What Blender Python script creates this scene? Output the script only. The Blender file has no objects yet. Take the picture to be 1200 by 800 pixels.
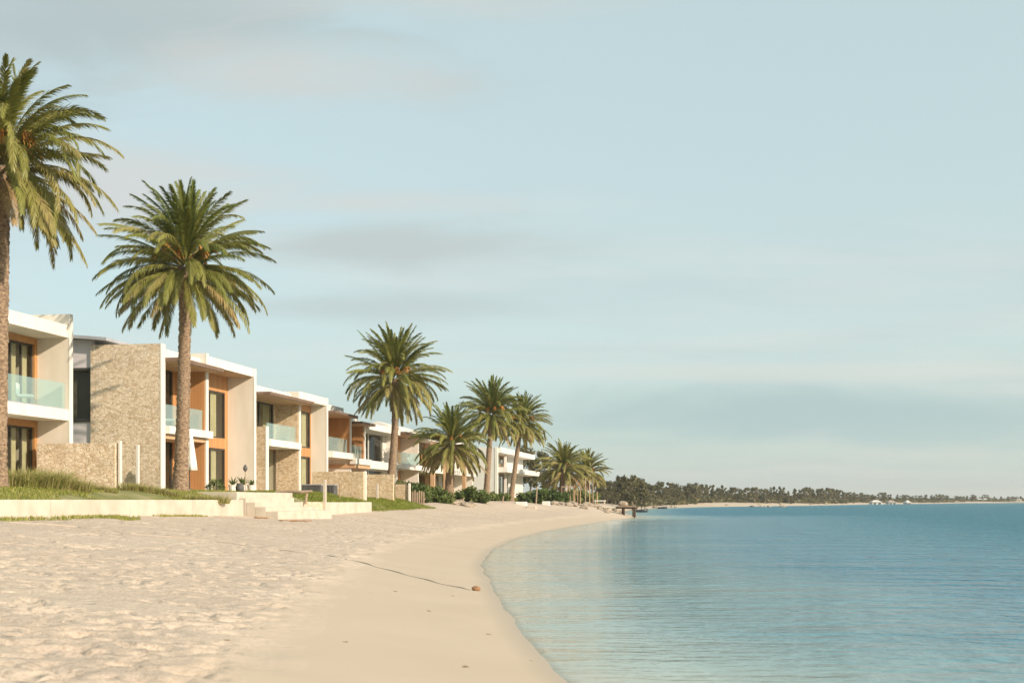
import bpy, math, random
import numpy as np
from mathutils import Vector, Matrix

R = math.radians
rng = np.random.default_rng(7)
random.seed(7)
SC = bpy.context.scene
COL = SC.collection

EYE = 1.7          # eye height above the sea
F = 1500.0         # focal length in photo pixels (1200 wide)
HY = 586.0         # horizon row of the photo

SUN_EL, SUN_AZ = R(25), None
SUN_DIR = Vector((0.825, -0.565, 0)).normalized()


def at(px, py, d):
    return Vector(((px - 600) / F * d, d, EYE - (py - HY) / F * d))


# ------------------------------------------------------------------ materials
def new_mat(name):
    m = bpy.data.materials.new(name)
    m.use_nodes = True
    nt = m.node_tree
    nt.nodes.clear()
    out = nt.nodes.new('ShaderNodeOutputMaterial')
    b = nt.nodes.new('ShaderNodeBsdfPrincipled')
    nt.links.new(b.outputs[0], out.inputs[0])
    return m, nt, b, out


def N(nt, typ, **kw):
    n = nt.nodes.new(typ)
    for k, v in kw.items():
        if k in n.inputs:
            n.inputs[k].default_value = v
        else:
            setattr(n, k, v)
    return n


def L(nt, a, b):
    nt.links.new(a, b)


def ramp(nt, fac, stops):
    r = nt.nodes.new('ShaderNodeValToRGB')
    els = r.color_ramp.elements
    while len(els) < len(stops):
        els.new(0.5)
    for e, (p, c) in zip(els, stops):
        e.position = p
        e.color = (*c, 1) if len(c) == 3 else c
    L(nt, fac, r.inputs[0])
    return r


def objco(nt, scale=(1, 1, 1)):
    tc = nt.nodes.new('ShaderNodeTexCoord')
    mp = nt.nodes.new('ShaderNodeMapping')
    mp.inputs['Scale'].default_value = scale
    L(nt, tc.outputs['Object'], mp.inputs[0])
    return mp.outputs[0]


def noise(nt, co, scale, detail=4, rough=0.55):
    n = N(nt, 'ShaderNodeTexNoise')
    n.inputs['Scale'].default_value = scale
    n.inputs['Detail'].default_value = detail
    n.inputs['Roughness'].default_value = rough
    L(nt, co, n.inputs['Vector'])
    return n


def bump(nt, b, h, strength, dist):
    n = N(nt, 'ShaderNodeBump')
    n.inputs['Strength'].default_value = strength
    n.inputs['Distance'].default_value = dist
    L(nt, h, n.inputs['Height'])
    L(nt, n.outputs[0], b.inputs['Normal'])
    return n


def mottled(name, c0, c1, scale=2.0, rough=0.8, bs=0.2, bd=0.01, bscale=30, stretch=(1, 1, 1), lo=0.3, hi=0.7):
    m, nt, b, o = new_mat(name)
    co = objco(nt, stretch)
    n = noise(nt, co, scale, 6)
    r = ramp(nt, n.outputs[0], [(lo, c0), (hi, c1)])
    L(nt, r.outputs[0], b.inputs['Base Color'])
    b.inputs['Roughness'].default_value = rough
    if bs:
        n2 = noise(nt, co, bscale, 4)
        bump(nt, b, n2.outputs[0], bs, bd)
    return m


def stone_mat(name, cols, scale=5.0):
    m, nt, b, o = new_mat(name)
    co = objco(nt, (1, 1, 1.5))
    nz = noise(nt, co, 3.0, 3)
    add = N(nt, 'ShaderNodeMix', data_type='RGBA', blend_type='LINEAR_LIGHT')
    add.inputs[0].default_value = 0.05
    L(nt, co, add.inputs[6]); L(nt, nz.outputs['Color'], add.inputs[7])
    v1 = N(nt, 'ShaderNodeTexVoronoi', feature='F1'); v1.inputs['Scale'].default_value = scale
    v2 = N(nt, 'ShaderNodeTexVoronoi', feature='DISTANCE_TO_EDGE'); v2.inputs['Scale'].default_value = scale
    L(nt, add.outputs[2], v1.inputs['Vector']); L(nt, add.outputs[2], v2.inputs['Vector'])
    sep = N(nt, 'ShaderNodeSeparateColor'); L(nt, v1.outputs['Color'], sep.inputs[0])
    r = ramp(nt, sep.outputs[0], [(0.0, cols[0]), (0.3, cols[1]), (0.6, cols[2]), (1.0, cols[3])])
    big = noise(nt, co, 0.7, 3)
    hv = N(nt, 'ShaderNodeMix', data_type='RGBA', blend_type='MULTIPLY'); hv.inputs[0].default_value = 0.5
    rb = ramp(nt, big.outputs[0], [(0.3, (0.72, 0.7, 0.66)), (0.7, (1.1, 1.05, 1.0))])
    L(nt, r.outputs[0], hv.inputs[6]); L(nt, rb.outputs[0], hv.inputs[7])
    edge = ramp(nt, v2.outputs['Distance'], [(0.0, (0, 0, 0)), (0.09, (1, 1, 1))])
    mx = N(nt, 'ShaderNodeMix', data_type='RGBA')
    L(nt, edge.outputs[0], mx.inputs[0])
    mx.inputs[6].default_value = (*cols[4], 1)
    L(nt, hv.outputs[2], mx.inputs[7])
    L(nt, mx.outputs[2], b.inputs['Base Color'])
    b.inputs['Roughness'].default_value = 0.9
    hs = N(nt, 'ShaderNodeMath', operation='MULTIPLY_ADD')
    L(nt, edge.outputs[0], hs.inputs[0]); hs.inputs[1].default_value = 1.0
    L(nt, sep.outputs[1], hs.inputs[2])
    bump(nt, b, hs.outputs[0], 0.6, 0.025)
    return m


def timber_mat(name, c0, c1, board=7.0, axis='Y'):
    m, nt, b, o = new_mat(name)
    co = objco(nt, (1, 1, 1))
    sx = N(nt, 'ShaderNodeSeparateXYZ'); L(nt, co, sx.inputs[0])
    # boards run upright: index by horizontal position
    sm = N(nt, 'ShaderNodeMath', operation='ADD'); L(nt, sx.outputs[0], sm.inputs[0]); L(nt, sx.outputs[1], sm.inputs[1])
    mul = N(nt, 'ShaderNodeMath', operation='MULTIPLY'); L(nt, sm.outputs[0], mul.inputs[0]); mul.inputs[1].default_value = board
    fl = N(nt, 'ShaderNodeMath', operation='FLOOR'); L(nt, mul.outputs[0], fl.inputs[0])
    fr = N(nt, 'ShaderNodeMath', operation='FRACT'); L(nt, mul.outputs[0], fr.inputs[0])
    wn = N(nt, 'ShaderNodeTexWhiteNoise', noise_dimensions='1D'); L(nt, fl.outputs[0], wn.inputs['W'])
    co2 = objco(nt, (14, 14, 0.8))
    g = noise(nt, co2, 1.5, 5)
    ad = N(nt, 'ShaderNodeMath', operation='MULTIPLY_ADD'); L(nt, wn.outputs[0], ad.inputs[0]); ad.inputs[1].default_value = 0.55
    gs = N(nt, 'ShaderNodeMath', operation='MULTIPLY'); L(nt, g.outputs[0], gs.inputs[0]); gs.inputs[1].default_value = 0.5
    L(nt, gs.outputs[0], ad.inputs[2])
    r = ramp(nt, ad.outputs[0], [(0.1, c0), (0.85, c1)])
    gap = ramp(nt, fr.outputs[0], [(0.0, (0.25, 0.25, 0.25)), (0.07, (1, 1, 1))])
    mx = N(nt, 'ShaderNodeMix', data_type='RGBA', blend_type='MULTIPLY'); mx.inputs[0].default_value = 1
    L(nt, r.outputs[0], mx.inputs[6]); L(nt, gap.outputs[0], mx.inputs[7])
    L(nt, mx.outputs[2], b.inputs['Base Color'])
    b.inputs['Roughness'].default_value = 0.6
    bump(nt, b, gap.outputs[0], 0.4, 0.008)
    return m


def leaf_mat(name, stops, transl=0.3, rough=0.5):
    m, nt, b, o = new_mat(name)
    a = N(nt, 'ShaderNodeAttribute', attribute_name='tone')
    oi = N(nt, 'ShaderNodeObjectInfo')
    sh = N(nt, 'ShaderNodeMath', operation='MULTIPLY_ADD'); L(nt, oi.outputs['Random'], sh.inputs[0])
    sh.inputs[1].default_value = 0.16
    L(nt, a.outputs['Fac'], sh.inputs[2])
    sb = N(nt, 'ShaderNodeMath', operation='SUBTRACT'); L(nt, sh.outputs[0], sb.inputs[0]); sb.inputs[1].default_value = 0.08
    r = ramp(nt, sb.outputs[0], stops)
    L(nt, r.outputs[0], b.inputs['Base Color'])
    b.inputs['Roughness'].default_value = rough
    b.inputs['Specular IOR Level'].default_value = 0.35
    t = N(nt, 'ShaderNodeBsdfTranslucent')
    L(nt, r.outputs[0], t.inputs[0])
    ms = N(nt, 'ShaderNodeMixShader'); ms.inputs[0].default_value = transl
    L(nt, b.outputs[0], ms.inputs[1]); L(nt, t.outputs[0], ms.inputs[2])
    L(nt, ms.outputs[0], o.inputs[0])
    return m


def glass_mat(name, tint, refl=0.12, diff=0.0, dcol=(0.6, 0.75, 0.75), rough=0.02):
    m, nt, b, o = new_mat(name)
    nt.nodes.remove(b)
    tr = N(nt, 'ShaderNodeBsdfTransparent'); tr.inputs[0].default_value = (*tint, 1)
    gl = N(nt, 'ShaderNodeBsdfGlossy'); gl.inputs['Roughness'].default_value = rough
    fr = N(nt, 'ShaderNodeLayerWeight'); fr.inputs['Blend'].default_value = 0.5
    pw = N(nt, 'ShaderNodeMath', operation='POWER'); L(nt, fr.outputs['Facing'], pw.inputs[0]); pw.inputs[1].default_value = 5.0
    ad = N(nt, 'ShaderNodeMath', operation='MULTIPLY_ADD', use_clamp=True); L(nt, pw.outputs[0], ad.inputs[0]); ad.inputs[1].default_value = 0.28; ad.inputs[2].default_value = refl
    ms = N(nt, 'ShaderNodeMixShader'); L(nt, ad.outputs[0], ms.inputs[0])
    if diff > 0:
        df = N(nt, 'ShaderNodeBsdfDiffuse'); df.inputs[0].default_value = (*dcol, 1)
        m2 = N(nt, 'ShaderNodeMixShader'); m2.inputs[0].default_value = diff
        L(nt, tr.outputs[0], m2.inputs[1]); L(nt, df.outputs[0], m2.inputs[2])
        L(nt, m2.outputs[0], ms.inputs[1])
    else:
        L(nt, tr.outputs[0], ms.inputs[1])
    L(nt, gl.outputs[0], ms.inputs[2])
    L(nt, ms.outputs[0], o.inputs[0])
    return m


M = {}
M['white'] = mottled('white_render', (0.64, 0.605, 0.54), (0.765, 0.725, 0.66), 0.8, 0.75, 0.1, 0.004, 60, (1.6, 1.6, 0.3))
M['offwhite'] = mottled('pale_render', (0.60, 0.57, 0.52), (0.68, 0.65, 0.60), 1.2, 0.8, 0.1, 0.004, 60)
M['beige'] = mottled('beige_render', (0.63, 0.57, 0.47), (0.73, 0.67, 0.58), 0.9, 0.85, 0.15, 0.005, 50, (1.5, 1.5, 0.35))
M['concrete'] = mottled('pale_concrete', (0.45, 0.39, 0.31), (0.58, 0.51, 0.42), 1.6, 0.9, 0.25, 0.01, 25)
M['lilac'] = mottled('grey_cladding', (0.52, 0.47, 0.47), (0.60, 0.55, 0.55), 1.5, 0.7)
M['stone'] = stone_mat('rubble_stone', [(0.52, 0.40, 0.27), (0.66, 0.53, 0.38), (0.72, 0.60, 0.45), (0.78, 0.68, 0.55), (0.50, 0.405, 0.29)], 7.0)
M['stone2'] = stone_mat('golden_stone', [(0.48, 0.35, 0.20), (0.60, 0.46, 0.29), (0.66, 0.53, 0.36), (0.72, 0.61, 0.45), (0.47, 0.37, 0.25)], 8.0)
M['timber'] = timber_mat('orange_timber', (0.40, 0.185, 0.065), (0.54, 0.28, 0.115), 6.0)
M['soffit'] = timber_mat('pale_timber', (0.46, 0.28, 0.15), (0.60, 0.39, 0.23), 8.0)
M['fascia'] = mottled('brown_fascia', (0.13, 0.08, 0.055), (0.20, 0.13, 0.09), 3, 0.6)
M['frame'] = mottled('dark_frame', (0.035, 0.03, 0.025), (0.05, 0.045, 0.035), 3, 0.5, 0)
M['tframe'] = mottled('timber_frame', (0.36, 0.17, 0.06), (0.46, 0.24, 0.09), 3, 0.6, 0)
M['curtain'] = mottled('linen_curtain', (0.36, 0.33, 0.21), (0.46, 0.42, 0.29), 2, 0.9, 0)
M['pane'] = glass_mat('window_glass', (0.93, 0.94, 0.90), 0.03)
M['balglass'] = glass_mat('balustrade_glass', (0.84, 0.94, 0.93), 0.05, 0.20, (0.55, 0.70, 0.70))
M['room'] = mottled('room_wall_or_dark_lining', (0.09, 0.075, 0.06), (0.11, 0.095, 0.075), 1, 0.9, 0)
M['roofgrey'] = mottled('grey_roof', (0.30, 0.30, 0.32), (0.38, 0.38, 0.40), 2, 0.5)
M['trunk'] = mottled('palm_bark', (0.135, 0.09, 0.058), (0.36, 0.255, 0.165), 9, 0.95, 0.9, 0.05, 14, (1, 1, 1.8), 0.35, 0.65)
M['bark'] = mottled('tree_bark', (0.13, 0.10, 0.075), (0.24, 0.19, 0.14), 4, 0.95, 0.5, 0.03, 9)
M['palm'] = leaf_mat('palm_leaf', [(0.0, (0.10, 0.14, 0.026)), (0.45, (0.23, 0.23, 0.052)), (0.8, (0.34, 0.29, 0.105)), (1.0, (0.40, 0.28, 0.14))], 0.25, 0.40)
M['fruit'] = mottled('orange_stalks', (0.42, 0.17, 0.035), (0.60, 0.29, 0.07), 5, 0.7, 0)
M['leaf'] = leaf_mat('green_leaf', [(0.0, (0.035, 0.065, 0.014)), (0.5, (0.09, 0.135, 0.03)), (1.0, (0.20, 0.24, 0.07))], 0.3)
M['fartree'] = leaf_mat('grey_green_leaf', [(0.0, (0.065, 0.070, 0.030)), (0.5, (0.135, 0.125, 0.055)), (1.0, (0.24, 0.20, 0.09))], 0.3)
M['grass'] = leaf_mat('grass_blade', [(0.0, (0.17, 0.22, 0.03)), (0.5, (0.31, 0.34, 0.065)), (1.0, (0.52, 0.45, 0.18))], 0.45)
M['dry'] = leaf_mat('tall_grass_blade', [(0.0, (0.20, 0.23, 0.05)), (0.5, (0.40, 0.38, 0.13)), (1.0, (0.60, 0.50, 0.26))], 0.45)
M['rock'] = mottled('shore_rock', (0.18, 0.14, 0.10), (0.44, 0.365, 0.28), 2.2, 0.9, 0.7, 0.06, 6)
M['driftwood'] = mottled('driftwood', (0.26, 0.18, 0.12), (0.42, 0.32, 0.22), 3, 0.9, 0.5, 0.02, 12, (1, 1, 0.3))
M['pile'] = mottled('dark_pile', (0.05, 0.035, 0.025), (0.11, 0.08, 0.055), 4, 0.9, 0.5, 0.02, 12)
M['rust'] = mottled('rusty_brown', (0.24, 0.12, 0.055), (0.36, 0.21, 0.11), 6, 0.9, 0.5, 0.02, 14)
M['shadow_line'] = mottled('grey_shadow_line', (0.44, 0.36, 0.28), (0.52, 0.43, 0.34), 8, 0.95, 0.5, 0.01, 40)  # tone of the tube that imitates a cast shadow on the sand
M['hull'] = mottled('dark_hull', (0.025, 0.03, 0.04), (0.04, 0.05, 0.06), 2, 0.4, 0)
M['darkbox'] = mottled('slate_grey', (0.075, 0.072, 0.07), (0.11, 0.105, 0.10), 3, 0.7, 0.3, 0.01, 20)
M['canvas'] = mottled('white_canvas', (0.74, 0.70, 0.64), (0.82, 0.79, 0.74), 4, 0.9, 0.3, 0.01, 9)
M['weed'] = mottled('dry_seaweed', (0.20, 0.13, 0.07), (0.32, 0.22, 0.13), 8, 0.9, 0)
M['redroof'] = mottled('tile_roof', (0.32, 0.26, 0.22), (0.42, 0.35, 0.30), 2, 0.8)


# ------------------------------------------------------------------ mesh tools
class MB:
    def __init__(self):
        self.v = []; self.f = []; self.t = []

    def add(self, vs, fs, tone=None):
        o = len(self.v)
        self.v.extend([tuple(p) for p in vs])
        self.f.extend([tuple(i + o for i in f) for f in fs])
        if tone is not None:
            self.t.extend([tone] * len(vs))
        return self

    def box(self, x0, x1, y0, y1, z0, z1):
        vs = [(x0, y0, z0), (x1, y0, z0), (x1, y1, z0), (x0, y1, z0), (x0, y0, z1), (x1, y0, z1), (x1, y1, z1), (x0, y1, z1)]
        return self.add(vs, [(0, 3, 2, 1), (4, 5, 6, 7), (0, 1, 5, 4), (1, 2, 6, 5), (2, 3, 7, 6), (3, 0, 4, 7)])

    def bbox(self, x0, x1, y0, y1, z0, z1, b=0.02):
        """box with chamfered edges"""
        import itertools
        pts = []
        for sx, x in ((1, x0), (-1, x1)):
            for sy, y in ((1, y0), (-1, y1)):
                for sz, z in ((1, z0), (-1, z1)):
                    pts.append((x, y + sy * b, z + sz * b)); pts.append((x + sx * b, y, z + sz * b)); pts.append((x + sx * b, y + sy * b, z))
        import bmesh
        bm = bmesh.new()
        for p in pts: bm.verts.new(p)
        r = bmesh.ops.convex_hull(bm, input=bm.verts)
        bmesh.ops.dissolve_limit(bm, angle_limit=R(1), verts=bm.verts, edges=bm.edges)
        bm.verts.ensure_lookup_table()
        vs = [v.co[:] for v in bm.verts]; bm.verts.index_update()
        fs = [[v.index for v in f.verts] for f in bm.faces]
        bm.free()
        return self.add(vs, fs)

    def tube(self, pts, rad, n=8, cap=True):
        pts = [Vector(p) for p in pts]
        vs = []; fs = []
        k = len(pts)
        for i, p in enumerate(pts):
            t = (pts[min(i + 1, k - 1)] - pts[max(i - 1, 0)]).normalized()
            a = t.cross(Vector((0, 0, 1)) if abs(t.z) < 0.9 else Vector((1, 0, 0))).normalized()
            b = t.cross(a)
            r = rad[i] if hasattr(rad, '__len__') else rad
            for j in range(n):
                an = 2 * math.pi * j / n
                vs.append(p + (a * math.cos(an) + b * math.sin(an)) * r)
        for i in range(k - 1):
            for j in range(n):
                j2 = (j + 1) % n
                fs.append((i * n + j, i * n + j2, (i + 1) * n + j2, (i + 1) * n + j))
        if cap:
            fs.append(tuple(range(n))[::-1]); fs.append(tuple((k - 1) * n + j for j in range(n)))
        return self.add(vs, fs)

    def lathe(self, prof, n=16, c=(0, 0)):
        vs = []; fs = []
        for r, z in prof:
            for j in range(n):
                a = 2 * math.pi * j / n
                vs.append((c[0] + r * math.cos(a), c[1] + r * math.sin(a), z))
        k = len(prof)
        for i in range(k - 1):
            for j in range(n):
                j2 = (j + 1) % n
                fs.append((i * n + j, i * n + j2, (i + 1) * n + j2, (i + 1) * n + j))
        fs.append(tuple(range(n))[::-1]); fs.append(tuple((k - 1) * n + j for j in range(n)))
        return self.add(vs, fs)

    def prism(self, poly, y0, y1):
        """poly in (x,z), extruded along y"""
        n = len(poly)
        vs = [(x, y0, z) for x, z in poly] + [(x, y1, z) for x, z in poly]
        fs = [tuple(range(n)), tuple(range(2 * n - 1, n - 1, -1))]
        for i in range(n):
            j = (i + 1) % n
            fs.append((i, i + n, j + n, j))
        return self.add(vs, fs)

    def build(self, name, mat, parent=None, smooth=False, loc=None):
        me = bpy.data.meshes.new(name)
        me.from_pydata(self.v, [], self.f)
        if self.t and len(self.t) == len(self.v):
            a = me.attributes.new('tone', 'FLOAT', 'POINT'); a.data.foreach_set('value', self.t)
        return link(name, me, mat, parent, smooth, loc)


def link(name, me, mat, parent=None, smooth=False, loc=None, recalc=True):
    if recalc and len(me.polygons) < 3000:
        import bmesh
        bm = bmesh.new(); bm.from_mesh(me)
        bmesh.ops.recalc_face_normals(bm, faces=bm.faces)
        bm.to_mesh(me); bm.free()
    me.materials.append(mat)
    if smooth:
        me.polygons.foreach_set('use_smooth', [True] * len(me.polygons))
    me.update()
    o = bpy.data.objects.new(name, me)
    COL.objects.link(o)
    if parent: o.parent = parent
    if loc is not None: o.location = loc
    return o


def np_mesh(name, v, quads=None, tris=None, attrs=None):
    me = bpy.data.meshes.new(name)
    nq = 0 if quads is None else len(quads); ntr = 0 if tris is None else len(tris)
    me.vertices.add(len(v)); me.vertices.foreach_set('co', np.asarray(v, dtype=np.float32).ravel())
    loops = []
    if nq: loops.append(np.asarray(quads).ravel())
    if ntr: loops.append(np.asarray(tris).ravel())
    loops = np.concatenate(loops).astype(np.int32)
    me.loops.add(len(loops)); me.loops.foreach_set('vertex_index', loops)
    st = np.concatenate([np.arange(nq) * 4, nq * 4 + np.arange(ntr) * 3]).astype(np.int32)
    me.polygons.add(nq + ntr); me.polygons.foreach_set('loop_start', st)
    me.update(calc_edges=True)
    me.validate()
    for k, a in (attrs or {}).items():
        at_ = me.attributes.new(k, 'FLOAT', 'POINT'); at_.data.foreach_set('value', np.asarray(a, dtype=np.float32))
    return me


def tag(o, label=None, cat=None, group=None, kind=None):
    if label: o['label'] = label
    if cat: o['category'] = cat
    if group: o['group'] = group
    if kind: o['kind'] = kind
    return o


def empty(name, loc, label, cat, group=None, rz=0):
    o = bpy.data.objects.new(name, None)
    o.empty_display_size = 0.3
    COL.objects.link(o)
    o.location = loc; o.rotation_euler = (0, 0, rz)
    return tag(o, label, cat, group)


def copy_tree(o, parent=None):
    c = o.copy(); COL.objects.link(c)
    if parent: c.parent = parent
    for ch in list(o.children):
        copy_tree(ch, c)
    return c


# ------------------------------------------------------------------ value noise (numpy)
def vnoise(x, y, seed=0):
    xi = np.floor(x).astype(np.int64); yi = np.floor(y).astype(np.int64)
    xf = x - xi; yf = y - yi
    u = xf * xf * (3 - 2 * xf); v = yf * yf * (3 - 2 * yf)

    def h(a, b):
        n = (a * 374761393 + b * 668265263 + seed * 144665) & 0xffffffff
        n = ((n ^ (n >> 13)) * 1274126177) & 0xffffffff
        return ((n ^ (n >> 16)) & 0xffff) / 65535.0
    return (h(xi, yi) * (1 - u) + h(xi + 1, yi) * u) * (1 - v) + (h(xi, yi + 1) * (1 - u) + h(xi + 1, yi + 1) * u) * v


def sstep(x, a, b):
    t = np.clip((x - a) / (b - a), 0, 1)
    return t * t * (3 - 2 * t)


# ------------------------------------------------------------------ shoreline and terrain
SH = np.array([(60, -140), (25, -60), (8, -20), (3.6, -6), (2.3, 1), (1.2, 6.5), (0.5, 11.9), (0.2, 15.5), (-0.14, 20.5), (-0.5, 27), (-0.8, 34.5), (-0.75, 43), (0, 55),
               (1.9, 71), (6.5, 98), (11.6, 124), (12.9, 130), (13.2, 138), (14, 160), (17, 195), (22, 232), (28, 262), (38, 300), (52, 340), (73, 372), (102, 430), (136, 512),
               (184, 605), (274, 780), (360, 890), (700, 1250), (2500, 3000)], dtype=float)
_ys = np.concatenate([np.arange(-140, 140, 0.5), np.arange(140, 1000, 4), np.arange(1000, 3000, 40)])
_xs = np.interp(_ys, SH[:, 1], SH[:, 0])
for _ in range(6):   # round the corners of the polyline
    near = _xs.copy()
    near[1:-1] = 0.25 * _xs[:-2] + 0.5 * _xs[1:-1] + 0.25 * _xs[2:]
    _xs = near


def shore_x(y):
    return np.interp(y, _ys, _xs)


_dx = np.gradient(_xs, _ys)


def inland(x, y):
    """approximate signed distance inland of the waterline"""
    s = np.interp(y, _ys, _dx)
    # soften the slope so that the distance stays smooth
    wob = (0.10 * (vnoise(np.asarray(y) / 2.3, np.asarray(y) * 0, 91) - 0.5) + 0.05 * (vnoise(np.asarray(y) / 0.8, np.asarray(y) * 0, 92) - 0.5)) * (np.asarray(y) < 130)
    return (shore_x(y) + wob - x) / np.sqrt(1 + np.minimum(np.abs(s), 2.0) ** 2)


def front_x(d):          # line of the low garden wall / lawn edge
    d = np.asarray(d, dtype=float)
    r = -19.0 + d / 6.0 - 2.6 * sstep(d, 84, 92)
    return r if r.ndim else float(r)


def base_z(x, y):
    n = inland(x, y)
    k = 1 + 1.1 * sstep(y, 105, 128) * (1 - sstep(y, 210, 260))
    m = n * k
    z = np.interp(m, [-4000, -60, -10, -2, 0, 1.2, 2.7, 3.1, 7, 11, 14, 60], [-6.5, -6, -1.3, -0.28, 0, 0.13, 0.31, 0.38, 0.78, 1.18, 1.25, 1.35])
    z = z + 0.38 * sstep(n, 6.0, 11) * (0.45 * sstep(y, 60, 70) + 0.55 * sstep(y, 76, 96)) * (1 - sstep(y, 118, 128))
    return z, n, m


def build_terrain():
    def seq(*parts):
        out = []
        for a, b, s in parts:
            out.append(np.arange(a, b, s))
        return np.concatenate(out)
    def geo(a, b, n):
        return np.sign(a) * np.geomspace(abs(a), abs(b), n)
    X = np.concatenate([geo(-700, -31, 28), np.arange(-30, -16, 0.5), np.arange(-16, -9, 0.075), np.arange(-9, 2.4, 0.05), np.arange(2.4, 26, 0.25), geo(26.2, 4000, 60)])
    Y = np.concatenate([np.arange(-140, -6, 4.0), np.arange(-6, 5, 0.3), np.arange(5, 22, 0.05), np.arange(22, 30, 0.08), np.arange(30, 62, 0.15), np.arange(62, 150, 0.45), np.geomspace(150, 4000, 110)])
    gx, gy = np.meshgrid(X, Y)
    z, n, m = base_z(gx, gy)
    near = 1 - sstep(gy, 120, 170)
    rough = sstep(n, 2.5, 3.6) * near
    # broad lumps
    z += 0.03 * (vnoise(gx / 2.6, gy / 2.6, 1) - 0.5) * sstep(n, 1.0, 4) * near
    z += 0.010 * (vnoise(gx / 1.3, gy / 1.3, 11) - 0.5) * sstep(n, 0.3, 1) * near
    z += rough * 0.010 * (vnoise(gx / 0.42, gy / 0.42, 2) - 0.5)
    z += rough * 0.012 * (vnoise(gx / 0.17, gy / 0.17, 3) - 0.5)
    edge = np.exp(-((n - 2.95 - 0.5 * (vnoise(gx * 0 + 5, gy / 1.7, 8) - 0.5)) / 0.30) ** 2) * near
    z += edge * 0.05 * (vnoise(gx / 0.8, gy / 0.6, 4) - 0.45)
    # footprints, trodden in every direction
    fr = np.random.default_rng(3)
    cnt = 0
    while cnt < 4300:
        fy = 4.5 + 58 * fr.random() ** 1.25
        w = min(12.5, 2 + fy * 0.42)
        fx = float(shore_x(fy)) - 3.0 - fr.random() * w
        if vnoise(np.array([fx / 2.0]), np.array([fy / 2.0]), 55)[0] < 0.30 and fr.random() < 0.8: continue
        if fx < -18: continue
        cnt += 1
        a = fr.random() * math.pi
        lx, ly = 0.09 + 0.06 * fr.random(), 0.055 + 0.04 * fr.random()
        dep = 0.018 + 0.034 * fr.random()
        i0, i1 = np.searchsorted(X, [fx - 0.55, fx + 0.55]); j0, j1 = np.searchsorted(Y, [fy - 0.55, fy + 0.55])
        sx = gx[j0:j1, i0:i1] - fx; sy = gy[j0:j1, i0:i1] - fy
        p = (sx * math.cos(a) + sy * math.sin(a)) / lx; q = (-sx * math.sin(a) + sy * math.cos(a)) / ly
        r2 = p * p + q * q
        z[j0:j1, i0:i1] += -dep * np.exp(-r2 * r2 * 0.6) + dep * 0.12 * np.exp(-((np.sqrt(r2) - 1.7) / 0.5) ** 2)
    # keep the sheet below the garden ground behind the wall
    behind = sstep(front_x(gy) - gx, 0.35, 1.2) * (1 - sstep(gy, 172, 178)) * sstep(gy, -140, -60)
    z = z * (1 - behind) + np.minimum(z, 0.9 + 0.3 * sstep(gy, 84, 94)) * behind
    # the far land
    far = sstep(gy, 165, 230)
    z += far * sstep(n, 8, 30) * 0.5
    land = np.clip(far * sstep(n + 6 * (vnoise(gx / 14, gy / 14, 5) - 0.5), 9, 17) + sstep(-gx, 25, 45) * 0.0, 0, 1)
    ny, nx = gx.shape
    idx = np.arange(ny * nx).reshape(ny, nx)
    q = np.stack([idx[:-1, :-1], idx[:-1, 1:], idx[1:, 1:], idx[1:, :-1]], -1).reshape(-1, 4)
    v = np.stack([gx, gy, z], -1).reshape(-1, 3)
    me = np_mesh('sand_beach', v, q, None, {'shore': n.ravel(), 'land': land.ravel()})
    m_, nt, b, o = new_mat('beach_sand')
    co = objco(nt)
    at_ = N(nt, 'ShaderNodeAttribute', attribute_name='shore')
    al = N(nt, 'ShaderNodeAttribute', attribute_name='land')
    n1 = noise(nt, co, 0.45, 5); n2 = noise(nt, co, 60, 3); n3 = noise(nt, co, 5, 4); n4 = noise(nt, co, 17, 4, 0.7)
    dry = ramp(nt, n1.outputs[0], [(0.3, (0.51, 0.415, 0.33)), (0.7, (0.58, 0.485, 0.39))])
    sm = ramp(nt, n1.outputs[0], [(0.3, (0.47, 0.385, 0.29)), (0.7, (0.50, 0.41, 0.315))])
    # width of the smooth tidal band wobbles
    wob = N(nt, 'ShaderNodeMath', operation='MULTIPLY_ADD'); L(nt, n1.outputs[0], wob.inputs[0]); wob.inputs[1].default_value = 0.9; L(nt, at_.outputs['Fac'], wob.inputs[2])
    mr = N(nt, 'ShaderNodeMapRange'); mr.inputs['From Min'].default_value = 2.9; mr.inputs['From Max'].default_value = 3.9; L(nt, wob.outputs[0], mr.inputs[0])
    mx = N(nt, 'ShaderNodeMix', data_type='RGBA'); L(nt, mr.outputs[0], mx.inputs[0]); L(nt, sm.outputs[0], mx.inputs[6]); L(nt, dry.outputs[0], mx.inputs[7])
    sp = ramp(nt, n2.outputs[0], [(0.28, (0.80, 0.78, 0.75)), (0.55, (1, 1, 1))])
    mg = N(nt, 'ShaderNodeMix', data_type='RGBA', blend_type='MULTIPLY'); L(nt, mr.outputs[0], mg.inputs[0]); L(nt, mx.outputs[2], mg.inputs[6]); L(nt, sp.outputs[0], mg.inputs[7])
    sp4 = ramp(nt, n4.outputs[0], [(0.34, (0.74, 0.71, 0.68)), (0.50, (1, 1, 1))])
    mg4 = N(nt, 'ShaderNodeMix', data_type='RGBA', blend_type='MULTIPLY'); L(nt, mr.outputs[0], mg4.inputs[0]); L(nt, mg.outputs[2], mg4.inputs[6]); L(nt, sp4.outputs[0], mg4.inputs[7])
    mg = mg4
    # wet edge
    wr = N(nt, 'ShaderNodeMapRange'); wr.inputs['From Min'].default_value = 0.05; wr.inputs['From Max'].default_value = 0.35
    wr.inputs['To Min'].default_value = 1; wr.inputs['To Max'].default_value = 0; L(nt, at_.outputs['Fac'], wr.inputs[0])
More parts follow.
